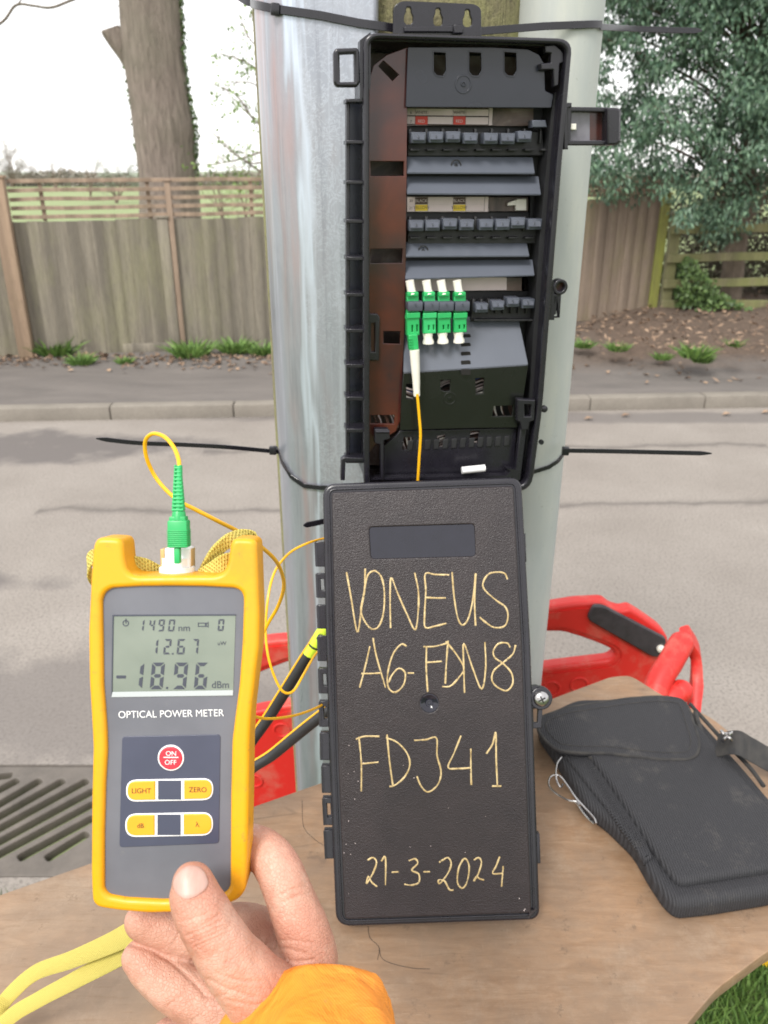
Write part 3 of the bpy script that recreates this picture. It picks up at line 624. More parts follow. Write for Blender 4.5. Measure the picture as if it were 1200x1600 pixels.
# bare hedge behind the rail fence (one tangled mass), ivy below, leaf litter, tufts
rg = random.Random(31); bm = NB()
for i in range(420):
    p = V((rg.uniform(2.9, 8.5), rg.uniform(9.6, 11), .05)); branchy(bm, p, V((rg.uniform(-.4, .4), rg.uniform(-.3, .3), 1)), rg.uniform(.3, .75), .008, 1, rg, .8, None, 0, 3)
solo('hedge_twigs', bm, M['twig'], 'tangled bare brown twigs of the hedge behind the rail fence', 'hedge', kind='stuff')
bm = NB()
for i in range(34000):
    x, y = rg.uniform(2.7, 7.5), rg.uniform(9.5, 10.3); z = rg.uniform(.1, 1.55) * (1 - .1 * rg.random()) + .12 * math.sin(x * 3)
    if noise.noise(V((x * 1.6, y, z * 1.6))) + rg.uniform(-.35, .35) < -.25: continue
    leafq(bm, V((x, y, z)), rv(rg), rv(rg), rg.uniform(.03, .08), .035)
solo('hedge_leaves', bm, M['hedge'], 'dull olive brown undergrowth filling the hedge behind the rail fence', 'undergrowth', kind='stuff', smooth=None)
bm = NB()
for i in range(1500):
    x = 3.05 + abs(rg.gauss(0, .28)); y = 8.5 + rg.uniform(-.25, .4); z = gz(x, y) + rg.uniform(0, .5) * math.exp(-((x - 3.05) / .4) ** 2) + .02
    leafq(bm, V((x, y, z)), rv(rg), V((0, -1, .6)), rg.uniform(.03, .06), .045)
solo('ivy_patch', bm, M['leaf_ivy'], 'dark ivy patch at the foot of the mossy fence end', 'ivy', kind='stuff', smooth=None)
bm = NB()
for i in range(3800):
    px_ = rg.uniform(-30, 1290); 
    if px_ > 860: py = rg.uniform(455, 600); dens = 1 if py < 545 else .12
    else: py = 555 + abs(rg.gauss(0, 10)); dens = .3 if py < 585 else .08
    if rg.random() > dens: continue
    p = onZ(px_, py, .1)
    for _ in range(3): p = onZ(px_, py, gz(p.x, p.y) + .008)
    if (p - KF.o).dot(KF.uy) > 3.95 or (p - KF.o).dot(KF.uy) < .14: continue
    leafq(bm, p, V((rg.uniform(-1, 1), rg.uniform(-1, 1), rg.uniform(-.1, .35))), V((rg.uniform(-.4, .4), rg.uniform(-.4, .4), 1)), rg.uniform(.03, .085), rg.uniform(.02, .05), rg.uniform(-.2, .4))
for px_, py in ((435, 651), (868, 644), (970, 650), (1128, 648), (1190, 645), (912, 655)):
    p = onZ(px_, py, .01); leafq(bm, p, V((1, .2, .1)), V((0, 0, 1)), .08, .05)
solo('leaf_litter', bm, M['leaf_litter'], 'fallen brown leaves scattered on the bank and along the fence foot', 'leaves', kind='stuff', smooth=None)
def tuft(rg, n=210, r=.12, h=.12, wd=.016):
    bm = NB()
    for k in range(n):
        a = rg.uniform(0, 6.283); q = r * rg.random() ** .6; p = V((math.cos(a) * q, math.sin(a) * q, 0)); d = V((math.cos(a) * q / r * .9, math.sin(a) * q / r * .9, 1)) + rv(rg) * .35; hh = h * rg.uniform(.5, 1.1)
        m_ = p + d * hh * .55; e = p + d * hh + V((d.x, d.y, -.35)) * hh * .3; s = d.cross(rv(rg)).normalized() * wd * .5
        vs = [bm.verts.new(t) for t in (p - s, p + s, m_ + s * .8, m_ - s * .8, e)]; bm.faces.new(vs[:4]); bm.faces.new((vs[3], vs[2], vs[4]))
    return bm
spots = [(90, 553, 1.25, 'leafy green grass tuft growing at the foot of the thick pine post'), (128, 569, .8, 'small grass tuft in the dirt just right of the tuft by the pine post'),
         (195, 568, .5, 'faint tiny grass tuft beneath the loose low board of the fence'), (300, 556, 1.2, 'bushy grass tuft under the middle fence post'), (368, 550, 1.05, 'round grass tuft at the fence foot second left from the utility pole'),
         (410, 553, .9, 'grass tuft half hidden behind the left edge of the utility pole'), (1085, 558, .9, 'largest bright grass tuft on the leaf covered bank'), (1096, 566, .6, 'low grass sprig touching the front of the largest bank tuft'), (1035, 562, .5, 'little green sprig left of the largest bank tuft by the footway'),
         (965, 548, .6, 'loose weedy tuft on the bank right of the grey duct'), (912, 543, .6, 'weedy tuft on the bank touching the right side of the grey duct'), (1148, 541, .45, 'tiny lone sprig among leaves at the far right of the bank')]
rg = random.Random(41); src = None
for i, (px_, py, s_, lab) in enumerate(spots):
    p = onZ(px_, py, .1)
    for _ in range(3): p = onZ(px_, py, gz(p.x, p.y))
    if src is None:
        me_o = solo('grass_tuft', tuft(rg), M['grass'], lab, 'grass tuft', 'grass tufts at the fence foot and bank', smooth=None); src = me_o; src.location = p; src.scale = (s_,) * 3
    else: dup(src, p, rg.uniform(0, 6), s_, lab)
# verge grass beneath and around the pole and table
bm = NB(); rg = random.Random(51)
for i in range(26000):
    if i % 3: x, y = rg.uniform(.25, 1.3), rg.uniform(.75, 1.4)
    else: x, y = rg.uniform(-1.3, .3), rg.uniform(.3, 1.4)
    p = V((x, y, .055)); d = V((rg.uniform(-.7, .7), rg.uniform(-.7, .7), 1)); h = rg.uniform(.02, .06)
    s = V((rg.uniform(-1, 1), rg.uniform(-1, 1), 0)).normalized() * rg.uniform(.002, .006)
    vs = [bm.verts.new(t) for t in (p - s, p + s, p + d * h)]; bm.faces.new(vs)
solo('verge_grass', bm, M['grass'], 'bright short grass on the verge below the wooden table top', 'grass', kind='stuff', smooth=None)
T = Thing('dandelion', 'single yellow dandelion flower in the verge grass by the table edge', 'flower', onZ(1185, 1530, .06))
p = onZ(1185, 1530, .06); bm = NB(); tube(bm, cr([p, p + V((.003, 0, .03)), p + V((.0, 0, .055))], 4), .0018, 6); T.part('stem', bm, M['grass'])
bm = NB()
for k in range(40): a = k * 2.4; leafq(bm, p + V((0, 0, .055)), V((math.cos(a), math.sin(a), .2 + .02 * k)), V((0, 0, 1)), .016, .005)
T.part('petals', bm, M['lyel'], smooth=None)

# distant hedge line and bare trees
rg = random.Random(61)
def far_tree(px_, base_py, top_py, Y, label, mat, depth=3, spread=.6, trunkr=.12, fuzz=0, fr=.5, q=None, group='far trees beyond the field'):
    b = onY(px_, base_py, Y); b.z = 0; top = onY(px_, top_py, Y); H = top.z
    T = Thing('distant_tree', label, 'tree', b, group); bm = NB(); tips = []
    for k in range(3): branchy(bm, b + V((rg.uniform(-.3, .3) * H * .06, 0, 0)), V((rg.uniform(-.25, .25), 0, 1)), H * .5, trunkr, depth, rg, spread, tips, 0, 4)
    T.part('trunk', bm, M['twig'])
    bm = NB()
    for (t, d) in tips:
        for k in range(fuzz):
            p = t + rv(rg) * H * .09; leafq(bm, p, rv(rg), rv(rg), H * .035 * fr, H * .02 * fr)
    if fuzz: T.part('crown', bm, mat, smooth=None)
far_tree(18, 285, 238, 95, 'pale hazy rounded bare tree at the far left edge of the skyline', M['far'], 4, .6, .25, 16, .8)
far_tree(85, 285, 254, 90, 'small hazy bare tree second from the left on the skyline', M['far'], 3, .7, .14, 14, .8)
far_tree(138, 285, 240, 60, 'slender bare sapling with thin upright shoots on the skyline', M['far'], 3, .4, .06, 0)
far_tree(178, 285, 252, 48, 'greenish bush with spreading top just left of the big trunk', M['farg'], 3, .9, .08, 26, .8)
far_tree(345, 285, 235, 30, 'bushy green shrub seen right of the big trunk above the trellis', M['leaf_spring'], 3, .8, .05, 16, .5)
far_tree(385, 285, 225, 26, 'leafy green shrub touching the left edge of the pole above the trellis', M['leaf_spring'], 3, .8, .05, 16, .5)
far_tree(1260, 285, 120, 20, 'bare grey tree beyond the evergreen at the right edge', M['far'], 4, .6, .1, 6, .3)
bm = NB()
for i in range(26000):
    x = rg.uniform(-75, 60); y = 100 + rg.uniform(-3, 3); h = 1.5 + .8 * noise.noise(V((x * .09, 0, 0))) + .5 * noise.noise(V((x * .5, 0, 0))); z = h * rg.random() ** .7
    leafq(bm, V((x, y, z)), rv(rg), rv(rg), rg.uniform(.25, .5), .3)
solo('far_hedge', bm, M['far'], 'hazy brown grey hedgerow along the far edge of the green field', 'hedgerow', kind='stuff', smooth=None)
bm = sheet(G0, -700, 700, 260, 700, 0, 60, 6, lambda u, v: (2.2 + 3 * noise.noise(V((u * .006, v * .004, 0)))) * math.sin(min(1, (v - 260) / 440) * 3.1416) - .1)
struct('hills', bm, M['farg'])
# ================= UTILITY POLE =================
PX, PY, PR = .007, 1.107, .165
bm = NB(); n = 72; zs = [i * .06 - .2 for i in range(56)]; rings = []
for z in zs:
    ring = []
    for k in range(n):
        t = 2 * math.pi * k / n; q = noise.noise(V((math.cos(t) * 3, math.sin(t) * 3, z * .5))) * .02 + noise.noise(V((math.cos(t) * 12, math.sin(t) * 12, z * 1.1))) * .012
        ring.append(bm.verts.new((PX + math.cos(t) * PR * (1 + q), PY + math.sin(t) * PR * (1 + q), z)))
    rings.append(ring)
for i in range(len(zs) - 1):
    for k in range(n): bm.faces.new((rings[i][k], rings[i][(k + 1) % n], rings[i + 1][(k + 1) % n], rings[i + 1][k]))
solo('utility_pole', bm, M['timber'], 'round wooden utility pole green with algae, between the steel guard and the duct', 'pole', loc=(PX, PY, 0))
# galvanised cable guard: a folded channel following the pole's left front
GF = Frame((0, 0, 0), (1, 0, 0), (0, 1, 0))
out = [(-.140, 1.16), (-.146, 1.07), (-.140, .985), (-.121, .949), (-.010, .920), (-.006, .926), (-.006, .934)]
inn = [(-.009, .935), (-.009, .929), (-.014, .9245), (-.119, .954), (-.136, .989), (-.142, 1.07), (-.136, 1.16)]
bm = NB(); prof = rnd(out + inn, [0, .01, .03, .035, .003, .003, 0, 0, .002, .003, .032, .027, .01, 0], 7)
a0 = [bm.verts.new((x, y, .02)) for x, y in prof]; prev = a0
for i in range(1, 60):
    z = .02 + 2.5 * i / 59; cur = [bm.verts.new((x + noise.noise(V((x * 8, z * 3, 0))) * .0007, y + noise.noise(V((x * 8, z * 4, 5))) * .0012, z)) for x, y in prof]
    for k in range(len(prof)): bm.faces.new((prev[k], prev[(k + 1) % len(prof)], cur[(k + 1) % len(prof)], cur[k]))
    prev = cur
bmesh.ops.recalc_face_normals(bm, faces=bm.faces)
solo('cable_guard', bm, M['galv'], 'galvanised steel cable guard with streaky stains covering the left side of the wooden pole', 'cable guard', loc=(-.1, 1.0, 0))
# thin plastic flashing strip and shadow batten seen at the extreme left of the guard
DX, DY, DRr = .198, 1.045, .052
bm = NB(); tube(bm, [(DX + .001 * math.sin(i * .6), DY, .02 + i * .1) for i in range(26)], DRr, 48); solo('plastic_duct', bm, M['duct'], 'pale grey green plastic duct running up the right side of the wooden pole', 'duct', loc=(DX, DY, 0))

# ================= FIBRE BOX =================
YAW = R(9); BF = Frame((.07, .845, 1.55), (math.cos(YAW), math.sin(YAW), 0), (0, 0, 1))   # front rim plane at w = 0
DEP = -.085
rim = [(568, 50), (896, 60), (880, 240), (867, 400), (848, 640), (831, 768), (569, 774)]
rim_in = [(577, 59), (887, 69), (871, 240), (858, 400), (839, 640), (823, 760), (578, 765)]
T = Thing('fibre_box', 'open black plastic fibre junction box strapped to the wooden pole', 'junction box', BF.W(0, -.25, DEP))
bm = NB(); O = [BF.px(p) for p in rnd(rim, 24)]; I = [BF.px(p) for p in rnd(rim_in, 18)]
I2 = [(x * .985 + .0, y * .99) for x, y in I]
plate(bm, BF, O, -.012, 0, [I[::-1]], .0022)                     # front rim
def inset(poly, d):
    out = []; L = len(poly); sg = 1 if area(poly) > 0 else -1
    for i in range(L):
        a, b, c_ = V(poly[i - 1]), V(poly[i]), V(poly[(i + 1) % L]); e1 = (b - a).normalized() if (b - a).length > 1e-9 else V((1, 0)); e2 = (c_ - b).normalized() if (c_ - b).length > 1e-9 else e1
        nn = V((-(e1 + e2).y, (e1 + e2).x)) * sg; nn = nn.normalized() if nn.length > 1e-9 else nn; q = b + nn * d; out.append((q.x, q.y))
    return out
O2 = inset(O, .0025); I3 = inset(O, .0055)
plate(bm, BF, O2, DEP, -.010, [I3[::-1]], .0006)
plate(bm, BF, O2, DEP - .003, DEP, bevel=.001)
shell = T.part('housing', bm, M['black'])
bm = NB(); plate(bm, BF, inset(O, .0065), DEP + .001, DEP + .003); T.part('back_panel', bm, M['inback'])
# mounting bracket with keyhole slots
BR = -.075
def key(x, y0, y1, r): return [(x - r * .55, y0 + r), (x - r * .55, y0 + 3), (x - r * .3, y0), (x + r * .3, y0), (x + r * .55, y0 + 3), (x + r * .55, y0 + r), (x + r, y0 + r * 1.6 + 4), (x + r, y1 - r * .6), (x + r * .5, y1), (x - r * .5, y1), (x - r, y1 - r * .6), (x - r, y0 + r * 1.6 + 4)]
bm = NB(); pplate(bm, BF, [(614, 70), (615, 9), (628, 1), (742, 6), (752, 13), (753, 72)], BR - .004, BR + .001, [key(638.5, 11, 38, 7), key(684.5, 13, 41, 7), key(730.5, 15, 42, 7)], .0008, rpx=8)
pplate(bm, BF, [(632, 41), (711, 40), (716, 50), (632, 50)], BR, BR + .005, bevel=.001, rpx=2); pplate(bm, BF, rect(709, 38, 724, 52), BR, BR + .008, bevel=.001)
T.part('mounting_bracket', bm, M['black'])
# left hinge lugs and comb
bm = NB()
pplate(bm, BF, c1((50, 195), (60, 180), (140, 178), (148, 190), (150, 310), (140, 326), (62, 326), (52, 310)), -.012, -.002, [c1((74, 203), (128, 200), (130, 306), (76, 307))], .002, rpx=5)
pplate(bm, BF, c1((150, 150), (190, 120), (190, 330), (150, 380)), -.02, -.004)
x0, x1 = 540, 569
pplate(bm, BF, [(541, 154), (547, 154), (547, 722), (541, 722)], -.03, -.018, bevel=.001)
for y in (155, 220, 283, 344, 402, 459, 515, 570, 621, 671, 719):
    pplate(bm, BF, rect(541, y - 1, 570, y + 5), -.03, -.005, bevel=.0008)
pplate(bm, BF, c2((78, 890), (80, 812), (92, 803), (170, 806), (170, 818), (96, 822), (94, 890)), -.014, -.004, bevel=.001)
T.part('hinge_lugs', bm, M['black'])
bm = NB(); pplate(bm, BF, rect(546, 160, 570, 720), -.052, -.045); T.part('side_web', bm, M['galv'] if False else M['slate'])
# right side latch, screw lug
bm = NB(); LF = -.004
pplate(bm, BF, c1((925, 400), (1110, 403), (1130, 410), (1128, 530), (1115, 545), (925, 545)), LF - .014, LF, [c1((945, 418), (1072, 420), (1070, 528), (940, 528)), ], .0011, rpx=3)
pplate(bm, BF, c1((1078, 404), (1112, 403), (1128, 410), (1126, 532), (1112, 544), (1078, 544)), LF - .002, LF + .006, bevel=.002, rpx=3)
pplate(bm, BF, c1((915, 385), (945, 385), (945, 400), (930, 405), (930, 548), (932, 560), (915, 560)), LF - .010, LF + .003, bevel=.001)
lt = T.part('latch', bm, M['black'])
bm = NB(); pplate(bm, BF, c1((935, 412), (1076, 414), (1076, 532), (935, 532)), LF - .013, LF - .009); T.part('latch_window', bm, M['smoky'], lt)
bm = NB(); pplate(bm, BF, c1((1012, 420), (1070, 420), (1070, 526), (1012, 526)), LF - .0095, LF - .0088); T.part('latch_window', bm, M['brown'], lt)
bm = NB(); pplate(bm, BF, rect(886, 193, 901, 203), LF - .009, LF - .004, bevel=.001); T.part('latch_tooth', bm, M['cream'], lt)
bm = NB(); cc = BF.px((873, 447.5), -.01); rr = .0082
circ = lambda c_, r, n=28: [(c_[0] + math.cos(2 * math.pi * i / n) * r, c_[1] + math.sin(2 * math.pi * i / n) * r) for i in range(n)]
plate(bm, BF, circ(cc, rr), -.016, -.004, [circ(cc, rr * .58)[::-1]], .001)
pplate(bm, BF, c2((860, 190), (906, 190), (900, 280), (860, 281)), -.013, -.006, [c2((866, 203), (885, 203), (882, 262), (864, 263))], .001)
pplate(bm, BF, rect(858, 440, 866, 500), -.014, -.005); T.part('screw_lug', bm, M['black'])
bm = NB(); plate(bm, BF, circ(cc, rr * .6), -.015, -.012); T.part('lug_insert', bm, M['brown'])
bm = NB(); lathe(bm, BF.W(*BF.px((849, 638), -.01), -.01), BF.un, [(.004, 0), (.004, .004), (.002, .005)], 10); T.part('stud', bm, M['black']); bm = NB(); lathe(bm, BF.W(*BF.px((845, 690), -.01), -.01), BF.un, [(.003, 0), (.003, .003)], 8); T.part('stud', bm, M['black'])

# inner left cover
WL = -.022
def dim(bm, px_, w, r): # moulded dimple ring with stud
    c_ = BF.px(px_, w); plate(bm, BF, circ(c_, r), w - .0005, w + .0006, [circ(c_, r * .78)[::-1]], .0003); lathe(bm, BF.W(*c_, w - .0002), BF.un, [(r * .33, 0), (r * .30, .0012), (r * .18, .0013), (r * .12, .0004)], 14)
bm = NB()
pplate(bm, BF, c1((183, 300), (200, 245), (250, 205), (330, 176), (322, 960)) + c2((318, 300), (306, 560), (305, 600), (303, 660), (285, 705), (230, 740), (200, 765), (180, 800)), WL - .003, WL,
       [c1((219, 248), (238, 228), (296, 280), (272, 304)), c1((190, 605), (314, 605), (314, 660), (190, 660)), c2((190, 22), (310, 20), (308, 74), (190, 75)), c2((238, 330), (302, 330), (300, 378), (238, 376)), c2((190, 645), (280, 645), (278, 678), (190, 676))], .0006)
T.part('left_cover', bm, M['brown'])
bm = NB(); pplate(bm, BF, c2((180, 265), (215, 265), (224, 275), (222, 440), (182, 440)), WL - .001, WL + .004, [c2((192, 300), (206, 300), (206, 408), (192, 408))], .001); 
T.part('cover_handle', bm, M['black'])
# upper panel
WU = -.016
bm = NB(); h3 = [c1((x, 195), (x + 44, 193 + 5), (x + 46, 262), (x + 34, 284), (x + 12, 282), (x, 268)) for x in (427, 560, 692)]
pplate(bm, BF, c1((330, 176), (640, 176), (780, 184), (822, 204), (842, 240), (845, 340), (876, 355), (868, 405), (322, 402)), WU - .003, WU, h3, .0006, rpx=2)
for x in (427, 560, 692):  # raised slot edges
    o = c1((x - 4, 190), (x + 49, 193), (x + 50, 264), (x + 36, 290), (x + 10, 288), (x - 4, 270)); pplate(bm, BF, o, WU - .001, WU + .0006, [c1((x, 195), (x + 44, 198), (x + 46, 262), (x + 34, 284), (x + 12, 282), (x, 268))], .0002)
dim(bm, c1((538, 315))[0], WU, .0085)
T.part('upper_panel', bm, M['slate'])
bm = NB(); pplate(bm, BF, c1((845, 170), (880, 165), (905, 185), (915, 200), (915, 235), (900, 240), (896, 320), (878, 325), (875, 262), (830, 262), (828, 238), (866, 234), (866, 200), (846, 198)), WU, WU + .009, bevel=.0012, rpx=1); T.part('corner_catch', bm, M['black'])
# side return wall of the inner tray (dark, right)
bm = NB(); pplate(bm, BF, c1((870, 400), (880, 350), (905, 330), (862, 960)) + c2((820, 560), (780, 890), (762, 890), (790, 500), (822, 0)), -.045, -.02); 
pplate(bm, BF, c1((800, 403), (868, 403), (832, 960)) + c2((795, 300), (780, 120)), -.06, -.05)
T.part('inner_side_wall', bm, M['black2'])
# dark back of the tray behind the rows
bm = NB(); pplate(bm, BF, c1((326, 474), (860, 474), (842, 735), (326, 735)), -.058, -.054); pplate(bm, BF, c1((322, 796), (840, 796), (830, 960)) + c2((812, 122), (318, 136)), -.058, -.054)
pplate(bm, BF, c2((315, 180), (810, 180), (790, 460), (740, 700), (300, 700)), -.058, -.054); T.part('tray_back', bm, M['black2'])
# label strips
WB = -.044
def label_strip(y0, y1, y2, x1c, cells, nums, name, colA, tA, colB, tB, twoA):
    bm = NB(); pplate(bm, BF, c1((326, y0), (x1c, y0), (x1c, y2), (326, y2)), WB - .001, WB); lb = T.part('label_strip', bm, M['label'], label=name)
    bm = NB()
    for x in [326, 356, 404, 498, 546, x1c - 16, x1c - 1]: pbox(bm, BF, *c1((x, y0))[0], *c1((x + 1.6, y2))[0], WB, WB + .0003)
    for y in (y0, y1, y2 - 3): pbox(bm, BF, *c1((326, y))[0], *c1((x1c - 16, y + 1.6))[0], WB, WB + .0003)
    T.part('label_lines', bm, M['darktext'], lb)
    for x in (357, 499):
        bm = NB(); pbox(bm, BF, *c1((x + .6, y1 + 1.6))[0], *c1((x + 47, y2 - 3))[0], WB, WB + .0004); T.part('colour_cell', bm, colB, lb)
        if twoA: bm = NB(); pbox(bm, BF, *c1((x + .6, y0 + 2))[0], *c1((x + 47, y1))[0], WB, WB + .0004); T.part('colour_cell', bm, colA, lb)
    for x in (380, 522):
        bm = NB(); text(bm, BF, tA, c1((x, y1 - 8))[0], 5, WB + .0006); T.part('label_text', bm, M['label'] if twoA else M['darktext'], lb)
        bm = NB(); text(bm, BF, tB, c1((x, y2 - 10))[0], 5, WB + .0006); T.part('label_text', bm, M['lbrn'] if twoA else M['label'], lb)
    bm = NB(); text(bm, BF, nums[0], c1((341, y1 - 8))[0], 4.6, WB + .0006); text(bm, BF, nums[1], c1((341, y2 - 9))[0], 4.6, WB + .0006); T.part('label_text', bm, M['darktext'], lb)
label_strip(405, 435, 470, 648, 2, ('6', '7'), 'white label strip with red cells', None, 'WHITE', M['lred'], 'RED', False)
label_strip(738, 766, 794, 632, 2, ('20', '21'), 'white label strip with dark and yellow cells', M['lbrn'], 'BLACK', M['lyel'], 'YELLOW', True)
bm = NB(); pplate(bm, BF, c2((330, 130), (700, 128), (700, 176), (330, 180)), WB - .001, WB); T.part('label_strip', bm, M['label'])
bm = NB(); pplate(bm, BF, c1((648, 407), (800, 407), (800, 472), (648, 472)), WB - .004, WB - .002); T.part('cable_bay', bm, M['inback']); bm = NB(); pplate(bm, BF, c1((632, 740), (780, 740), (780, 792), (632, 792)), WB - .004, WB - .002); T.part('cable_bay', bm, M['inback']); bm = NB(); pplate(bm, BF, c2((700, 130), (756, 130), (756, 178), (700, 178)), WB - .004, WB - .001); T.part('cable_bay', bm, M['inback'])
bm = NB(); pplate(bm, BF, c1((705, 760), (745, 745), (775, 745), (775, 790), (735, 790), (735, 770), (705, 772)), WB - .002, WB + .004, bevel=.001); T.part('fibre_clip', bm, M['cream'])
# adapter rows: a dark carrier and the clips
def row(cs, yc, w=56, h=42, yb=40, f=c1, xr=(332, 835)):
    bm = NB(); y = yc[0] if isinstance(yc, (list, tuple)) else yc
    pplate(bm, BF, f((xr[0], y - 22), (xr[1], y - 24), (xr[1] + 8, y + yb + 28), (xr[0] - 4, y + yb + 30)), -.044, -.034, bevel=.001)
    for i in range(9):
        x = xr[0] + (xr[1] - xr[0]) * (i + .0) / 8.2; pbox(bm, BF, *f((x, y - 34))[0], *f((x + 12, y + 22))[0], -.036, -.028, .0008)
        pbox(bm, BF, *f((x + 8, y + 42))[0], *f((x + 44, y + 50))[0], -.036, -.026, .0005)
    T.part('carrier', bm, M['black2'])
    for i, x in enumerate(cs):
        yy = yc[i] if isinstance(yc, (list, tuple)) else yc
        bm = NB(); a, b = f((x - w / 2, yy - h / 2), (x + w / 2, yy + h / 2)); pbox(bm, BF, *a, *b, -.034, -.018, .0009)
        t_, b_ = f((x - w / 2 + 5, yy - h / 2 + 7), (x + w / 2 - 5, yy - h / 2 + 7)), f((x - w / 2 + 5, yy + h / 2 - 12), (x + w / 2 - 5, yy + h / 2 - 12))
        wedge(bm, BF, t_, b_, -.0182, -.0150, .0015)
        pbox(bm, BF, *f((x - 1.5, yy - 8))[0], *f((x + 1.5, yy + 1))[0], -.018, -.0145)
        T.part('adapter_clip', bm, M['adapter'])
row([370, 436, 500, 565, 641, 705, 768], [516, 514, 513, 518, 519, 520, 512])
row([362, 423, 488, 551, 624, 686, 743, 806], [846, 845, 840, 843, 843, 842, 836, 841])
bm = NB(); pplate(bm, BF, c1((796, 450), (846, 450), (853, 478), (796, 478)), -.034, -.02, bevel=.001); T.part('end_clip', bm, M['adapter'])
row([607, 668, 725, 782], [243, 234, 222, 227], 50, 36, 20, c2, (570, 806))
# sloping splice tray flaps, facing the sky
for (tl_, bl_, w0, w1) in ((c1((326, 586), (798, 588)), c1((326, 648), (806, 650)), -.036, -.022), (c1((326, 660), (820, 660)), c1((326, 726), (829, 729)), -.036, -.018),
                           (c1((322, 905), (775, 905)), c2((320, 50), (786, 48)), -.036, -.022), (c2((320, 64), (797, 60)), c2((320, 134), (805, 120)), -.036, -.018)):
    bm = NB(); wedge(bm, BF, tl_, bl_, w0, w1, .002); T.part('splice_tray', bm, M['tray'])
for p, w_ in ((c1((510, 620))[0], -.0285), (c1((387, 940))[0], -.028)):
    bm = NB(); dim(bm, p, w_, .0055); T.part('tray_stud', bm, M['black2'])
# lower sloping cover and black front
bm = NB(); wedge(bm, BF, c2((318, 282), (742, 268)), c2((313, 487), (782, 457)), -.040, -.012, .003); T.part('lower_tray', bm, M['tray'])
for k in range(5):
    y = 352 + k * 33; bm = NB(); w_ = -.040 + .028 * ((y - 275) / 197) + .0006
    pplate(bm, BF, c2((529, y - 9), (564, y - 11), (566, y + 9), (531, y + 11)), w_ - .003, w_, rpx=2); T.part('tray_slot', bm, M['void'])
WV = -.013
bm = NB(); pplate(bm, BF, c2((312, 488), (782, 458), (760, 600), (738, 692), (560, 694), (300, 702), (304, 600)), WV - .003, WV,
    [c2((324, 528), (350, 528), (350, 585), (324, 582)), c2((453, 514), (489, 512), (487, 553), (470, 556), (453, 550)), c2((583, 507), (616, 505), (612, 563), (586, 567)), c2((652, 612), (726, 608), (720, 648), (646, 650))], .0006)
dim(bm, c2((487, 583))[0], WV, .0075)
T.part('front_cover', bm, M['olive'])
bm = NB(); pplate(bm, BF, c2((300, 704), (738, 694), (722, 900), (240, 900), (240, 760), (285, 722)), WV - .010, WV - .007,
    [c2((315, 728), (346, 728), (340, 776), (309, 776)), c2((440, 722), (471, 720), (466, 764), (436, 766)), c2((566, 706), (598, 704), (590, 752), (557, 754))], .0006)
bm2 = bm; T.part('bottom_cover', bm, M['black'])
bm = NB()
for i in range(12): pplate(bm, BF, c2((330 + i * 33, 742 - i * 1.5), (350 + i * 33, 740 - i * 1.5), (346 + i * 33, 775 - i * 1.5), (326 + i * 33, 777 - i * 1.5)), WV - .0075, WV - .0055, bevel=.0006)
T.part('gland_ribs', bm, M['black2'])
# loose fibres behind the windows
rg = random.Random(9)
for (x0, y0, x1, y1, sl_) in ((190, 640, 282, 680, 12), (322, 522, 352, 588, -22), (450, 510, 490, 556, 40), (580, 502, 618, 568, 30), (645, 606, 728, 650, -16), (308, 726, 348, 778, -12), (434, 718, 472, 766, 30), (556, 702, 600, 756, 20)):
    grp = {'label': NB(), 'lbrn': NB(), 'cream': NB(), 'blue': NB()}
    for i in range(13):
        k = rg.choice(['label', 'label', 'cream', 'lbrn', 'lbrn', 'blue'] if x0 in (322, 580) else ['label', 'cream', 'lbrn', 'lbrn']); x = rg.uniform(x0 - 6, x1 + 6)
        if abs(sl_) > 18: yy = rg.uniform(y0 - 5, y1); pts = c2((x0 - 8, yy + sl_ * .4), ((x0 + x1) / 2, yy), (x1 + 8, yy - sl_ * .2))
        else: pts = c2((x - sl_ * .5, y0 - 10), (x, (y0 + y1) / 2), (x + rg.uniform(-6, 6) - sl_ * .3, y1 + 10))
        if sl_ in (12, -16, -12): pts = [(a + (y0 / 2.4 + 380 - b) * -.35, b) for a, b in pts]
        w_ = -.026 - rg.random() * .012; tube(grp[k], cr([BF.at(p, w_) for p in pts], 3), .0008, 5)
    for k, b_ in grp.items():
        if len(b_.verts): T.part('fibre_bundle', b_, M[k])
# inner bottom catches
bm = NB(); pplate(bm, BF, c2((740, 585), (808, 588), (804, 665), (786, 672), (782, 700), (756, 702), (752, 672), (740, 668)), -.008, .001, [c2((768, 605), (792, 606), (790, 650), (768, 650))], .0012, rpx=1)
pplate(bm, BF, c2((752, 690), (776, 690), (752, 890), (728, 890)), -.014, -.006, bevel=.001)
T.part('corner_catch', bm, M['black'])
bm = NB(); pplate(bm, BF, c2((205, 697), (258, 697), (264, 735), (240, 740), (240, 890), (228, 890), (226, 755), (206, 752)), -.012, -.003, bevel=.0012, rpx=2); tube(bm, [BF.at(p, -.004) for p in c2((208, 706), (260, 706))], .0022, 10); T.part('corner_catch', bm, M['black'])
bm = NB(); pplate(bm, BF, c2((700, 845), (716, 855), (700, 872), (170, 882), (170, 888), (710, 885), (745, 890), (745, 850)), -.016, -.005); T.part('bottom_lip', bm, M['black'])
bm = NB(); tube(bm, [BF.at(p, -.004) for p in c2((532, 852), (618, 843))], .0042, 12); solo('heat_shrink_sleeve', bm, M['white'], 'short white splice sleeve lying on the bottom ledge of the open box', 'sleeve')

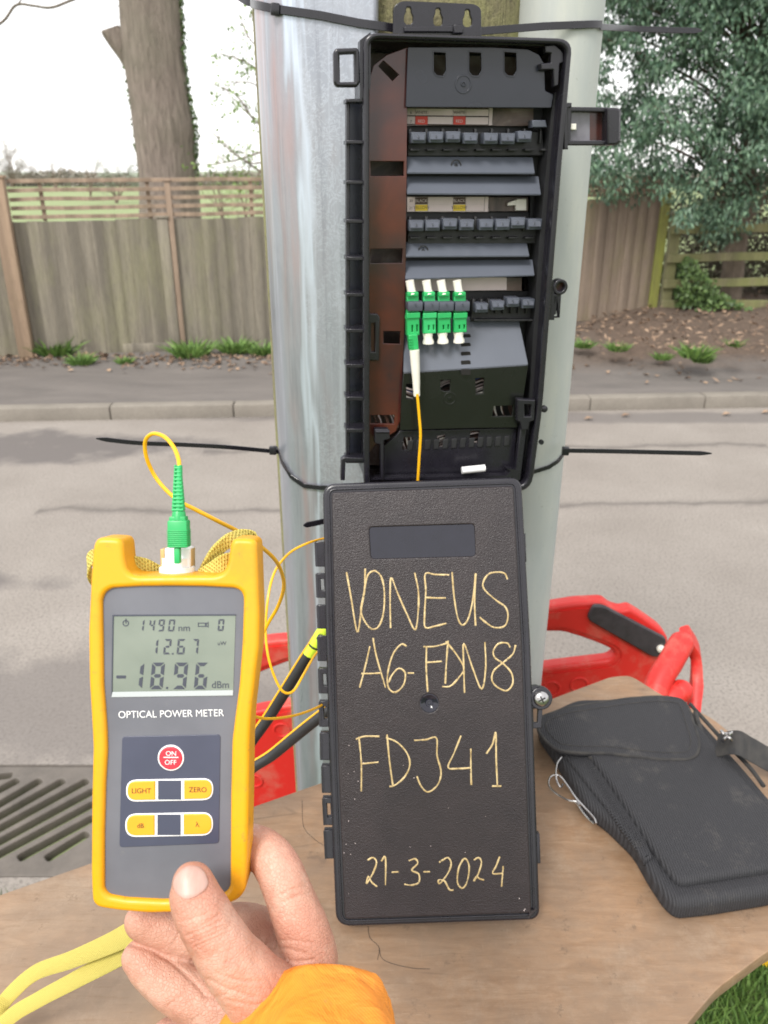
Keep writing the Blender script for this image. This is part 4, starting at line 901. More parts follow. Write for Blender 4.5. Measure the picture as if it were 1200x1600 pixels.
# green connectors in the bottom row
for i, (x, y_, col, lab) in enumerate(((350, 345, 'green', 'leftmost green fibre adapter, the one the yellow cable is plugged into'), (412, 338, 'green2', 'darker green capped fibre adapter second from the left'), (467, 336, 'green', 'bright green capped fibre adapter third from the left'), (527, 334, 'green', 'rightmost green capped fibre adapter beside the empty dark clips'))):
    WG = -.008
    T = Thing('fibre_adapter', lab, 'fibre adapter', BF.at(c2((x, 260))[0], -.03), 'green fibre adapters in the bottom row')
    w1 = 52
    bm = NB(); pplate(bm, BF, c2((x - 24, 188), (x + 20, 184), (x + 22, 300), (x - 24, 300)), WG - .012, WG - .004, bevel=.0008)
    pbox(bm, BF, *c2((x - 22, 182))[0], *c2((x + 18, 200))[0], WG - .006, WG - .001, .0006); T.part('rear_connector', bm, M[col])
    bm = NB(); pbox(bm, BF, *c2((x - 20, 219))[0], *c2((x + 36, 256))[0], WG - .014, WG + .003, .0009)
    pbox(bm, BF, *c2((x + 8, 226))[0], *c2((x + 11, 236))[0], WG + .002, WG + .0045); T.part('adapter_clip', bm, M['adapter'])
    o = [(x - 23, 264), (x + 25, 260), (x + 27, 280), (x + 23, 284), (x + 24, y_), (x - 24, y_ + 2), (x - 24, 290), (x - 27, 286)]
    bm = NB(); pplate(bm, BF, c2(*o), WG - .010, WG, [c2((x - 6, 308), (x - 1, 308), (x - 1, y_ - 12), (x - 6, y_ - 12)), c2((x + 12, 306), (x + 17, 306), (x + 17, y_ - 13), (x + 12, y_ - 13))], .0009)
    pplate(bm, BF, c2((x - 25, 263), (x + 26, 260), (x + 26, 280), (x - 25, 283)), WG - .001, WG + .0018, bevel=.0006); pplate(bm, BF, c2((x - 22, 290), (x + 22, 288), (x + 22, y_ - 4), (x - 22, y_ - 3)), WG - .006, WG - .004)
    T.part('front_connector', bm, M[col])
    bm = NB(); tube(bm, [BF.at(p, WG - .006) for p in c2((x - 14, 140), (x - 8, 175), (x - 6, 190))], [.0046, .0044, .0056], 12); T.part('boot', bm, M['cream'])
    if i: bm = NB(); tube(bm, [BF.at(p, WG - .005) for p in c2((x - 8, y_ - 2), (x - 7, y_ + 18), (x - 6, y_ + 30), (x - 6, y_ + 38))], [.0058, .0048, .0062, .0062], 12); T.part('dust_cap', bm, M['cream'])

# ================= CABLE TIES =================
def hull2(pts):
    pts = sorted(set(pts)); 
    def half(ps):
        h = []
        for p in ps:
            while len(h) > 1 and (h[-1][0] - h[-2][0]) * (p[1] - h[-2][1]) - (h[-1][1] - h[-2][1]) * (p[0] - h[-2][0]) <= 0: h.pop()
            h.append(p)
        return h
    a, b = half(pts), half(pts[::-1]); return a[:-1] + b[:-1]
OFS = .0025
hp = [(PX + math.cos(t * .1) * (PR + OFS + .002), PY + math.sin(t * .1) * (PR + OFS + .002)) for t in range(63)] + [(DX + math.cos(t * .1) * (DRr + OFS), DY + math.sin(t * .1) * (DRr + OFS)) for t in range(63)]
for x, y in rnd(out, [0, .01, .03, .035, .003, .003, 0], 5): hp += [(x + math.cos(a) * OFS, y + math.sin(a) * OFS) for a in (0, .8, 1.6, 2.4, 3.1, 3.9, 4.7, 5.5)]
HU = hull2(hp)
def on(px_, py):
    """point on the taut strap round pole, guard and duct, at this bearing and height"""
    d = ray(px_, py); best = None
    for k in range(len(HU)):
        (x1, y1), (x2, y2) = HU[k - 1], HU[k]; ex, ey = x2 - x1, y2 - y1; det = d.x * (-ey) + d.y * ex
        if abs(det) < 1e-12: continue
        t = (x1 * (-ey) + y1 * ex) / det; s_ = (d.x * y1 - d.y * x1) / det
        if 0 <= s_ <= 1 and t > 0 and (best is None or t < best): best = t
    return None if best is None else CAM + d * best
def wrap(*pp):
    out_ = []
    for a, b in zip(pp, pp[1:]):
        for k in range(14):
            t = k / 14; q = on(a[0] + (b[0] - a[0]) * t, a[1] + (b[1] - a[1]) * t)
            if q is not None: out_.append(q)
    return out_[::2]
def tie(lab, straps, tails, heads):
    T = Thing('cable_tie', lab, 'cable tie', V((straps or tails)[0][0][0]), 'black cable ties around the pole')
    for pts, wd in straps: bm = NB(); strap(bm, pts, wd, .0014); T.part('strap', bm, M['black'])
    for pts, wd in tails:
        bm = NB(); q = cr(pts, 8); ww = [wd] * len(q); ww[-1] = wd * .25; ww[-2] = wd * .7; strap(bm, q, ww, .0014); T.part('tail', bm, M['black'])
    for p, d in heads: bm = NB(); f = Frame(p, d, V((0, 0, 1))); box(bm, f, -.0045, .0045, -.0055, .0055, -.002, .005, .001); T.part('head', bm, M['black'])
tie('broad black cable tie crossing the top of the steel guard, its head at left', [(wrap((392, 6), (430, 14), (500, 24), (560, 36), (640, 47)), .0078)], [([on(432, 15), P(410, 9, .885), P(385, 2, .9), P(360, -14, .92)], .0075)], [(on(430, 15), V((1, .1, -.1)))])
tie('upper right cable tie wrapping the duct with a long tail over the evergreen', [(wrap((690, 53), (760, 48), (850, 41), (925, 38), (943, 38)), .0074)], [([on(938, 42), P(990, 45, .93), P(1050, 47, .93), P(1097, 48, .93)], .0062)], [])
tie('lower left cable tie with a long tail pointing left over the road', [(wrap((433, 700), (440, 722), (455, 745), (475, 759), (500, 762), (560, 762)), .006)], [([on(434, 706) or P(434, 704, 1.03), P(360, 699, 1.0), P(290, 695, .98), P(215, 692, .96), P(150, 685, .94)], .0054)], [(P(427, 703, 1.03), V((1, -.1, 0)))])
tie('lower right cable tie with a straight tail pointing right over the road', [(wrap((800, 741), (835, 737), (858, 730), (873, 720), (882, 708)), .0056)], [([P(880, 704, 1.03), P(950, 705, 1.02), P(1040, 707, 1.01), P(1112, 708.5, 1.0)], .0058)], [(P(883, 704, 1.035), V((1, 0, 0)))])
tie('cable tie of which only a pointed stub shows left of the upright lid', [], [([P(540, 805, .93), P(515, 812, .925), P(495, 817, .92), P(474, 821, .915)], .0068)], [])
# ================= WORK TABLE =================
LID_T = .856
LF_ = Frame(P(675, 1100, LID_T), RT, (UP * math.cos(R(1)) + FW * math.sin(R(1))))
BZ = LF_.at((528, 1449), -.012).z - .0012
BD = Frame((0, 0, BZ), (1, 0, 0), (0, 1, 0))
tb = [(-60, 1420), (0, 1398), (505, 1222), (845, 1098), (955, 1057), (985, 1055), (1035, 1086), (1110, 1120), (1205, 1195), (1420, 1330), (1400, 1400), (1200, 1486), (1120, 1545), (1040, 1640), (900, 1800), (100, 1850), (-40, 1650), (-6, 1560), (-60, 1500)]
tb[-2] = (-8, 1600)
o = [BD.px(p) for p in tb]
T = Thing('work_table', 'worn brown plywood table top with scratches in front of the pole', 'table', (.1, .7, .06))
bm = NB(); plate(bm, BD, rnd(o, .012, 4), -.018, 0, bevel=.0012); T.part('tabletop', bm, M['ply'])
bm = NB(); plate(bm, BD, inset(rnd(o, .012, 4), .0008 if area(o) > 0 else .0008), -.0165, -.0015); 
bm.free()
for x, y in ((-.20, .62), (.26, .88), (.26, .58), (-.1, .45)):
    bm = NB(); box(bm, Frame((x, y, 0), (1, 0, 0), (0, 1, 0)), -.022, .022, -.022, .022, .055, BZ - .018, .003); T.part('leg', bm, M['plyedge'])
bm = NB()
for pts in (((575, 1447), (578, 1465), (592, 1480), (590, 1500)), ((592, 1480), (600, 1500), (640, 1512), (672, 1514)), ((472, 1250), (474, 1290), (490, 1310), (512, 1325))):
    tube(bm, cr([BD.at(p, .0004) for p in pts], 8), .0002, 5)
solo('hair_strand', bm, M['black2'], 'thin dark hair strands lying on the table by the lid', 'hair')

# ================= BOX LID =================
T = Thing('box_lid', 'black grained plastic box lid with gold handwriting propped upright on the table', 'lid', LF_.at((535, 1447), -.012))
lo = [(503, 770), (506, 757), (812, 745), (818, 765), (829, 1000), (836, 1200), (844, 1425), (838, 1437), (540, 1448), (526, 1444), (515, 1200), (508, 1000)]
lo = [(504, 756), (815, 745), (829, 1000), (836, 1200), (844, 1438), (525, 1449), (515, 1200), (509, 1000)]
bm = NB(); O = [LF_.px(p) for p in rnd(lo, [22, 22, 5, 5, 18, 24, 5, 5], 8)]
plate(bm, LF_, O, -.020, 0, bevel=.0032, res=4)
plate(bm, LF_, inset(O, .0055), -.001, .0014, [inset(O, .0078)[::-1]], .0009, 3)
T.part('rim', bm, M['black'])
bm = NB(); rc = LF_.px((660, 845), .003)
hole = rnd([LF_.px(p, .0038) for p in [(577, 824), (741, 819), (743, 869), (580, 873)]], .004, 4)
if area(hole) > 0: hole = hole[::-1]
plate(bm, LF_, inset(O, .0100), -.0005, .0038, [hole, circ(LF_.px((671, 1099), .0038), .0098)[::-1]], .0016, 3); T.part('front_panel', bm, M['lid'])
bm = NB(); plate(bm, LF_, inset(hole, -.0004) if False else hole[::-1], .0005, .0032); T.part('label_recess', bm, M['glossblk'])
bm = NB(); c0 = LF_.px((671, 1099), .003); lathe(bm, LF_.W(*c0, -.001), LF_.un, [(.0104, .0), (.0104, .0042), (.0094, .0044), (.0074, .003), (.0040, .0014), (.0036, .0022), (.0022, .0022), (.0018, .0012)], 32); T.part('moulded_dimple', bm, M['glossblk'])
bm = NB()
HK = [c3((88, 290), (125, 290), (125, 397), (92, 397)), c3((92, 425), (128, 425), (128, 530), (96, 530)), c3((96, 560), (130, 560), (130, 662), (100, 662)), c3((98, 692), (132, 692), (132, 800), (102, 800)), c3((102, 830), (136, 830), (136, 938), (106, 938)), c3((106, 970), (138, 970), (140, 1080), (108, 1080)),
      c4((110, 122), (142, 122), (144, 240), (112, 240)), c4((116, 262), (148, 262), (150, 380), (120, 380)), c4((120, 400), (152, 400), (156, 517), (126, 517)), c4((126, 538), (156, 538), (160, 660), (132, 660))]
for i, q in enumerate(HK):
    (xa, ya), (xb, yb), (xc, yc), (xd, yd) = q; hs_ = []
    if i in (1, 4, 5, 8): hs_ = [[(xa + 6.5, ya + 9), (xa + 12, ya + 9), (xa + 13, yd - 12), (xa + 7.5, yd - 12)]]
    pplate(bm, LF_, [(xa, ya), (xb + 3, yb), (xc + 3, yc), (xd, yd)], -.016, -.006, hs_, .0009)
    tube(bm, [LF_.at((xa + 1.5, ya + 1), -.007), LF_.at((xd + 1.5, yd - 1), -.007)], .0018, 8)
T.part('hinge_hooks', bm, M['black'])
bm = NB(); pplate(bm, LF_, c3((958, 255), (985, 255), (990, 376), (966, 376)), -.014, -.002, bevel=.001); T.part('side_tab', bm, M['black']); bm = NB(); pplate(bm, LF_, c4((1018, 556), (1046, 556), (1050, 680), (1022, 682)), -.014, -.002, bevel=.001); T.part('side_tab', bm, M['black'])
bm = NB(); cs = LF_.px((845, 1091), -.006); plate(bm, LF_, circ(cs, .0125), -.016, -.004, bevel=.0012)
pplate(bm, LF_, c3((1005, 905), (1040, 905), (1040, 1000), (1008, 1000)), -.016, -.006, bevel=.001)
pplate(bm, LF_, c3((1008, 990), (1058, 990), (1056, 1085), (1012, 1088)), -.014, -.008, [c3((1018, 1003), (1038, 1003), (1036, 1062), (1020, 1062))], .001); T.part('screw_lug', bm, M['black'])
bm = NB(); lathe(bm, LF_.W(*cs, -.0045), LF_.un, [(.0086, 0), (.0086, .0012), (.0078, .0030), (.0058, .0044), (.003, .0052), (.0001, .0054)], 28); sc_ = T.part('screw', bm, M['steel'])
bm = NB(); f = Frame(LF_.W(*cs, .0002), (LF_.ux + LF_.uy * .5), (LF_.uy - LF_.ux * .5)); box(bm, f, -.0042, .0042, -.0007, .0007, 0, .0010); box(bm, f, -.0007, .0007, -.0042, .0042, 0, .0011); T.part('cross_recess', bm, M['void'], sc_)
# handwriting in gold marker
S3 = [[(222, 420), (240, 520), (268, 675), (285, 580), (298, 500), (302, 405)], [(330, 415), (310, 440), (295, 520), (283, 580), (300, 630), (330, 662), (360, 650), (380, 590), (383, 500), (370, 440), (345, 415), (325, 420)],
 [(410, 658), (408, 550), (412, 445), (440, 510), (480, 600), (515, 665), (528, 580), (528, 500), (513, 422)], [(660, 432), (600, 430), (558, 428), (560, 500), (555, 600), (558, 655), (600, 650), (648, 638)], [(560, 528), (600, 530), (645, 530)],
 [(672, 420), (680, 520), (695, 610), (715, 645), (740, 620), (760, 540), (772, 425)], [(774, 425), (768, 540), (772, 648)], [(908, 450), (895, 425), (860, 420), (825, 430), (803, 470), (815, 500), (860, 540), (900, 570), (910, 610), (895, 650), (850, 655), (810, 630), (790, 612)],
 [(278, 912), (300, 830), (322, 735)], [(335, 700), (350, 780), (388, 912)], [(285, 852), (325, 852), (365, 850)], [(478, 735), (455, 728), (420, 770), (398, 850), (400, 910), (430, 932), (465, 900), (472, 850), (445, 830), (415, 860), (402, 890)], [(483, 850), (510, 850)],
 [(568, 930), (562, 830), (563, 735)], [(550, 738), (600, 736), (655, 722)], [(563, 805), (628, 800)], [(655, 712), (648, 800), (643, 895)], [(645, 715), (690, 770), (722, 830), (700, 870), (665, 905), (630, 908)],
 [(725, 935), (722, 830), (722, 725), (760, 830), (798, 918), (815, 830), (812, 718)], [(920, 740), (905, 722), (870, 725), (848, 755), (855, 785), (890, 810), (925, 850), (930, 895), (905, 925), (865, 910), (842, 880), (850, 840), (890, 805), (930, 770), (943, 730)]]
S4 = [[(285, 372), (285, 250), (275, 140)], [(262, 150), (300, 138), (362, 138)], [(285, 255), (358, 248)], [(395, 130), (405, 240), (420, 350)], [(390, 142), (440, 165), (480, 210), (492, 260), (470, 310), (430, 345), (405, 352)],
 [(510, 155), (560, 152), (605, 145), (608, 220), (625, 290), (610, 345), (570, 375), (540, 350), (522, 308)], [(710, 135), (680, 210), (655, 270), (700, 275), (755, 272)], [(752, 190), (752, 270), (754, 345)], [(818, 212), (845, 170), (858, 120), (860, 230), (865, 350)], [(842, 350), (882, 350)],
 [(312, 665), (335, 655), (350, 675), (335, 720), (308, 765), (315, 735), (330, 760), (352, 778)], [(370, 670), (388, 655), (388, 772)], [(415, 717), (445, 715)], [(487, 668), (515, 660), (525, 680), (500, 708), (530, 725), (530, 760), (500, 772), (468, 768)], [(550, 715), (578, 715)],
 [(617, 675), (632, 665), (655, 655), (668, 680), (655, 720), (620, 765), (615, 750), (640, 755), (660, 790), (678, 793)], [(720, 660), (700, 700), (695, 760), (715, 785), (735, 760), (745, 700), (735, 665), (720, 658)], [(765, 665), (785, 655), (797, 675), (785, 720), (765, 755), (775, 735), (790, 745), (808, 750)], [(875, 650), (860, 690), (845, 722), (890, 722)], [(890, 690), (883, 778)]]
for cf, SS in ((c3, S3[:8]), (c3, S3[8:]), (c4, S4[:10]), (c4, S4[10:])):
    bm = NB()
    for st in SS:
        q = cr([V((x, y, 0)) for x, y in st], 6); pts = [LF_.at(cf((p.x, p.y))[0], .00385) for p in q]
        tube(bm, pts, [.00084 * (1 + .5 * noise.noise(V((i * .22, st[0][0], 0))) + .25 * noise.noise(V((i * 1.7, st[0][0], 4)))) for i in range(len(pts))], 8, flat=(1, .22), up=LF_.un)
    T.part('handwriting', bm, M['ink'])
bm = NB(); rg = random.Random(15)
for i in range(34):
    x, y = rg.choice([(rg.gauss(545, 12), rg.uniform(1160, 1360)), (rg.gauss(828, 7), rg.gauss(1420, 10)), (rg.uniform(540, 830), rg.uniform(1150, 1430))]); c0 = LF_.px((x, y), .0038); r_ = rg.uniform(.0002, .0006)
    if 535 < x < 822 and y < 1425: lathe(bm, LF_.W(*c0, .0037), LF_.un, [(r_, 0), (r_, .0002)], 5)
T.part('dust_specks', bm, M['label'])

# ================= OPTICAL METER =================
MT = .375
mu = (UP * math.cos(R(5.5)) - FW * math.sin(R(5.5)))      # bottom edge farther from the lens
mu = (UP * math.cos(R(3.5)) + FW * math.sin(R(-3.5)))
MF = Frame(P(270, 1130, MT), RT, mu)
T = Thing('power_meter', 'yellow and grey handheld optical power meter reading minus 18.96', 'power meter', MF.W(0, -.08, -.02))
face = [(162, 937), (166, 925), (177, 918), (220, 915.5), (267, 915), (320, 915.5), (369, 918), (379, 923), (382, 934), (380, 1000), (375, 1070), (369, 1115), (364, 1155), (362, 1240), (361, 1382), (355, 1392), (320, 1400), (257, 1403), (200, 1400), (172, 1395), (165, 1386), (165, 1300), (167, 1220), (170, 1170), (169, 1135), (164, 1070), (163, 1000)]
case = [(152, 842), (157, 839), (190, 840), (195, 845), (198, 880), (202, 893), (214, 899), (280, 898), (340, 898), (352, 893), (358, 878), (362, 846), (367, 840), (398, 841), (403, 846), (405, 900), (407, 960), (406, 1010), (400, 1060), (394, 1110), (391, 1160), (390, 1240), (388, 1340), (385, 1388), (374, 1402), (350, 1412), (300, 1421), (235, 1423), (190, 1419), (156, 1414), (147, 1406), (145, 1360), (146, 1240), (148, 1165), (145, 1110), (142, 1060), (141, 985), (145, 900), (149, 850)]
bm = NB(); CO = resample([MF.px(p) for p in rnd(case, 5, 3)], .0008, 6); FO = resample([MF.px(p) for p in rnd(face, 3, 2)], .0008, 3)
def ccw(p): return p if area(p) > 0 else p[::-1]
def cw(p): return p if area(p) < 0 else p[::-1]
if area(CO) < 0: CO = CO[::-1]
plate(bm, MF, CO, -.016, .0032, [cw(FO)], .0024, 5)
T.part('case', bm, M['yellow'])
bm = NB(); plate(bm, MF, inset(FO, -.0005), -.004, .0006); T.part('face_panel', bm, M['face'])
scr = [MF.px(p, .0008) for p in c6((196, 215), (876, 212), (862, 660), (190, 668))]
bm = NB(); plate(bm, MF, scr, .0004, .0009); sc_ = T.part('screen', bm, M['lcd'])
bm = NB(); plate(bm, MF, [MF.px(p, .0012) for p in c6((196, 215), (876, 212), (876, 218), (203, 222), (196, 640), (190, 668))], .0008, .0012); T.part('screen_shadow_edge', bm, M['seg'], sc_)
bm = NB(); plate(bm, MF, [MF.px(p, .0011) for p in c6((192, 640), (862, 630), (861, 658), (190, 668))], .0008, .0011); T.part('screen_lower_strip', bm, M['bezel'], sc_)
# seven segment digits
SEG = {'0': 'abcdef', '1': 'bc', '2': 'abged', '4': 'fgbc', '6': 'afgcde', '7': 'abc', '8': 'abcdefg', '9': 'abcdfg'}
def digit(bm, ch, x0, y0, x1, y1, th, sl_):
    """crop6 box, sl_ = horizontal lean at the top"""
    def pt(x, y): return (x + sl_ * (y1 - y) / (y1 - y0), y)
    ym = (y0 + y1) / 2; g = th * .22; a = th
    S = {'a': [(x0 + g, y0), (x1 - g, y0), (x1 - a - g, y0 + a), (x0 + a + g, y0 + a)], 'd': [(x0 + a + g, y1 - a), (x1 - a - g, y1 - a), (x1 - g, y1), (x0 + g, y1)],
         'g': [(x0 + a * .6 + g, ym), (x0 + a + g, ym - a / 2), (x1 - a - g, ym - a / 2), (x1 - a * .6 - g, ym), (x1 - a - g, ym + a / 2), (x0 + a + g, ym + a / 2)],
         'f': [(x0, y0 + g * 1.5), (x0 + a, y0 + a + g), (x0 + a, ym - a / 2 - g), (x0, ym - g)], 'e': [(x0, ym + g), (x0 + a, ym + a / 2 + g), (x0 + a, y1 - a - g), (x0, y1 - g * 1.5)],
         'b': [(x1, y0 + g * 1.5), (x1, ym - g), (x1 - a, ym - a / 2 - g), (x1 - a, y0 + a + g)], 'c': [(x1, ym + g), (x1, y1 - g * 1.5), (x1 - a, y1 - a - g), (x1 - a, ym + a / 2 + g)]}
    for k in SEG[ch]: plate(bm, MF, [MF.px(c6(pt(*q))[0], .0011) for q in S[k]], .0009, .0011)
bm = NB()
for ch, xa, xb in (('1', 340, 366), ('4', 396, 425), ('9', 446, 478), ('0', 502, 535)): digit(bm, ch, xa, 240, xb, 305, 8, 8)
digit(bm, '0', 776, 238, 808, 303, 9, 6)
for ch, xa, xb in (('1', 412, 442), ('2', 476, 515), ('6', 550, 592), ('7', 632, 666)): digit(bm, ch, xa, 348, xb, 432, 10, 8)
for ch, xa, xb in (('1', 300, 358), ('8', 402, 472), ('9', 528, 600), ('6', 645, 712)): digit(bm, ch, xa, 478, xb, 624, 19, 14)
def bar(x0, y0, x1, y1, w_=.0011): plate(bm, MF, [MF.px(p, w_) for p in c6((x0, y0), (x1, y0), (x1, y1), (x0, y1))], .0009, w_)
plate(bm, MF, [MF.px(p, .0011) for p in rnd(c6((218, 549), (270, 549), (270, 565), (218, 565)), 1)], .0009, .0011); bar(524, 425, 533, 433); bar(492, 612, 503, 623)
bar(668, 258, 722, 262); bar(668, 276, 722, 280); bar(722, 253, 726, 284); bar(668, 258, 672, 280); bar(706, 262, 716, 274)
pc = MF.px(c6((270, 260))[0], .001); plate(bm, MF, circ(pc, .0015, 20), .0009, .0011, [circ(pc, .0011, 20)[::-1]]); bar(268, 236, 273, 262)
text(bm, MF, 'nm', c6((592, 304))[0], 11, .0011, sx=1.0); text(bm, MF, 'uW', c6((800, 382))[0], 6.5, .0011); text(bm, MF, 'dBm', c6((792, 618))[0], 11.5, .0011, sx=.95)
T.part('screen_digits', bm, M['seg'], sc_)
bm = NB(); text(bm, MF, 'OPTICAL POWER METER', c6((520, 778))[0], 11.4, .0009, sx=.94)
# rotate the lettering slightly to follow the tilt
pv = MF.W(*MF.px(c6((520, 778))[0], .0009), .0009); bmesh.ops.rotate(bm, verts=bm.verts, cent=pv, matrix=Matrix.Rotation(R(1.1), 3, MF.un)); T.part('lettering', bm, M['white'])
kp = c6((250, 905), (275, 882), (770, 876), (790, 895)) + c7((538, 20), (535, 250), (520, 266), (205, 276), (192, 262), (197, 60))
kp = [c6((250, 886))[0], c6((792, 874))[0], c7((538, 262))[0], c7((192, 276))[0]]
bm = NB(); pplate(bm, MF, kp, .0002, .0010, bevel=.0002, rpx=6); T.part('keypad', bm, M['keypad'])
bm = NB(); c0 = MF.px(c6((520, 1001))[0], .001); plate(bm, MF, circ(c0, .0063, 36), .0008, .0016, bevel=.0003); T.part('button_rim', bm, M['white'])
bm = NB(); plate(bm, MF, circ(c0, .0056, 36), .0008, .0021, bevel=.0005); pb = T.part('power_button', bm, M['red_btn'], label='red round ON/OFF button')
bm = NB(); text(bm, MF, 'ON', c6((520, 991))[0], 7.6, .0023); text(bm, MF, 'OFF', c6((517, 1040))[0], 7.6, .0023); plate(bm, MF, [MF.px(p, .0023) for p in c6((478, 998), (560, 998), (560, 1003), (478, 1003))], .0020, .0023); T.part('button_text', bm, M['white'], pb)
def pill(ya, yb, x0, x1, tl_, tr_):
    a, b, c_, d = c7((x0, ya + 6), (x1, ya), (x1, yb - 6), (x0, yb)); r_ = (yb - ya) / 2.2222 / 2
    bm = NB(); pplate(bm, MF, [a, b, c_, d], .0008, .0015, bevel=.0003, rpx=r_ * 1.0); T.part('button_rim', bm, M['white'])
    k = 2.2
    for s_, tt in ((0, tl_), (1, tr_)):
        xa, xb = (a[0] + k, a[0] + (b[0] - a[0]) * .335) if not s_ else (b[0] - (b[0] - a[0]) * .335, b[0] - k)
        y0a = a[1] + (b[1] - a[1]) * (xa - a[0]) / (b[0] - a[0]) + k; y0b = a[1] + (b[1] - a[1]) * (xb - a[0]) / (b[0] - a[0]) + k; hh = (d[1] - a[1]) - 2 * k
        q = [(xa, y0a), (xb, y0b), (xb, y0b + hh), (xa, y0a + hh)]; rr_ = [hh / 2 * 1.1, 0.5, 0.5, hh / 2 * 1.1] if not s_ else [.5, hh / 2 * 1.1, hh / 2 * 1.1, .5]
        bm = NB(); plate(bm, MF, [MF.px(p, .0020) for p in rnd(q, rr_, 8)], .0012, .0020, bevel=.0004); bt = T.part('button', bm, M['yel_btn'])
        bm = NB(); text(bm, MF, tt, ((xa + xb) / 2, (y0a + y0b) / 2 + hh / 2 + 4), 8.2 if len(tt) > 2 else 7.6, .0022, sx=.95); T.part('button_text', bm, M['darktext'], bt)
    xa, xb = a[0] + (b[0] - a[0]) * .368, a[0] + (b[0] - a[0]) * .632; y0 = (a[1] + b[1]) / 2 + k; bm = NB(); plate(bm, MF, [MF.px(p, .0017) for p in ((xa, y0), (xb, y0), (xb, y0 + hh), (xa, y0 + hh))], .0012, .0017); T.part('keypad_square', bm, M['keypad'])
pill(36, 118, 215, 518, 'LIGHT', 'ZERO'); pill(154, 241, 212, 517, 'dB', '\u03bb')
# optical port on the top edge
bm = NB(); ax = MF.uy; pc = MF.at((277, 898), -.012)
lathe(bm, pc - ax * .004, ax, [(.0085, 0), (.0085, .0075), (.0083, .008), (.0072, .0085), (.0072, .0125)], 36); prt = T.part('optical_port', bm, M['white'])
F2 = Frame(MF.at((277, 887), -.012), MF.ux, MF.uy); bm = NB(); a = MF.px((257, 884), -.012); b = MF.px((297, 855), -.012); cx = MF.px((277, 870), -.012)
for (xa, xb) in ((257, 273), (280, 297)): box(bm, MF, MF.px((xa, 870), -.008)[0], MF.px((xb, 870), -.008)[0], a[1] - .002, b[1], -.0175, -.008, .0008)
box(bm, MF, MF.px((258, 870), -.012)[0], MF.px((296, 870), -.012)[0], a[1] - .002, b[1], -.020, -.0165, .0008); T.part('port_socket', bm, M['white'], prt)
bm = NB()
for x in (256.5, 298.0): u_ = MF.px((x, 870), -.012)[0]; box(bm, MF, u_ - .0012, u_ + .0008, a[1] - .002, b[1] - .0006, -.018, -.0095, .0004)
T.part('brass_sleeve', bm, plastic('brass', (.5, .33, .12), .35), prt)
# braided wrist strap threaded through the two horns and hanging down behind to the lower left
bm = NB()
def mp_(x, y, w_): return MF.W(*MF.px((x, y), w_), w_)
strap(bm, cr([mp_(160, 905, -.022), mp_(147, 905, -.020), mp_(139, 893, -.013), mp_(140, 876, -.008), mp_(150, 868, -.006), mp_(160, 872, -.012)], 6), .0066, .0014, up=MF.uy)
strap(bm, cr([mp_(192, 876, -.014), mp_(205, 880, -.012), mp_(225, 884, -.014), mp_(243, 893, -.018), mp_(262, 899, -.022)], 6), .0075, .0018, up=MF.uy)
strap(bm, cr([mp_(318, 902, -.020), mp_(328, 880, -.013), mp_(340, 860, -.011), mp_(356, 846, -.013), mp_(378, 838, -.024), mp_(398, 843, -.030), mp_(403, 862, -.030)], 7), .0072, .0018, normals=None, up=MF.un + MF.uy * .8 - MF.ux * .8)
strap(bm, cr([mp_(315, 900, -.012), mp_(335, 888, -.008), mp_(350, 878, -.009), mp_(366, 874, -.014)], 6), .0075, .0018, up=MF.uy)
T.part('braided_strap', bm, M['braid'])
bm = NB()
def bz(x, y, h): return BD.at((x, y), h)
e1 = cr([mp_(330, 1405, -.034), P(262, 1425, .43), P(215, 1452, .46), P(170, 1475, .55), P(110, 1500, .66), P(55, 1520, .73), P(15, 1555, .74), P(-10, 1590, .73), P(-60, 1650, .72)], 8)
e2 = cr([mp_(345, 1405, -.034), P(265, 1440, .43), P(225, 1468, .47), P(180, 1497, .56), P(120, 1530, .66), P(60, 1562, .72), P(15, 1590, .73), P(-30, 1640, .72)], 8)
strap(bm, e1, [.0095 + .004 * min(1, i / 20) for i in range(len(e1))], .0022, up=V((-.2, .55, .8))); strap(bm, e2, [.0095 + .004 * min(1, i / 20) for i in range(len(e2))], .0022, up=V((-.2, .5, .8)))
T.part('hanging_strap', bm, M['braid'])

# ================= PATCH CORD =================
CP = Thing('patch_cord', 'thin yellow fibre patch cord looping from the green meter plug to the box', 'cable', BF.at((650, 530), 0))
bm = NB(); fr = .00115
k1 = cr([P(280, 735, .372), P(279, 718, .375), P(271, 698, .38), P(256, 682, .385), P(238, 678, .39), P(227, 690, .395), P(229, 715, .40), P(241, 742, .405), P(258, 764, .405), P(280, 783, .405), P(305, 796, .41), P(340, 814, .42), P(375, 832, .44), P(405, 852, .47), P(430, 875, .50), P(441, 898, .53), P(443, 920, .55), P(434, 948, .57), P(420, 972, .58), P(408, 996, .585), P(395, 1030, .59), P(380, 1080, .6), P(372, 1110, .62), P(392, 1118, .66), P(420, 1123, .70), P(455, 1119, .76), P(485, 1110, .82), P(510, 1098, .88)], 8)
tube(bm, k1, [fr * (.9 + .25 * min(1, max(0, i / 100 - .6) * 1.5)) for i in range(len(k1))], 10)
k2 = cr([P(520, 840, .89), P(503, 842, .885), P(480, 849, .86), P(455, 862, .84), P(436, 882, .81), P(425, 905, .79), P(418, 940, .78), P(415, 985, .78), P(419, 1025, .78), P(430, 1060, .785), P(443, 1081, .79), P(458, 1080, .80), P(472, 1058, .82), P(485, 1035, .86), P(497, 1018, .89), P(520, 1000, .9)], 8)
tube(bm, k2, .00135, 10)
k3 = cr([BF.at((652, 616), .006), BF.at((655, 650), .006), BF.at((657, 680), .006), BF.at((655, 715), .004), BF.at((653, 748), .002), BF.at((650, 790), 0)], 8); tube(bm, k3, .0016, 10)
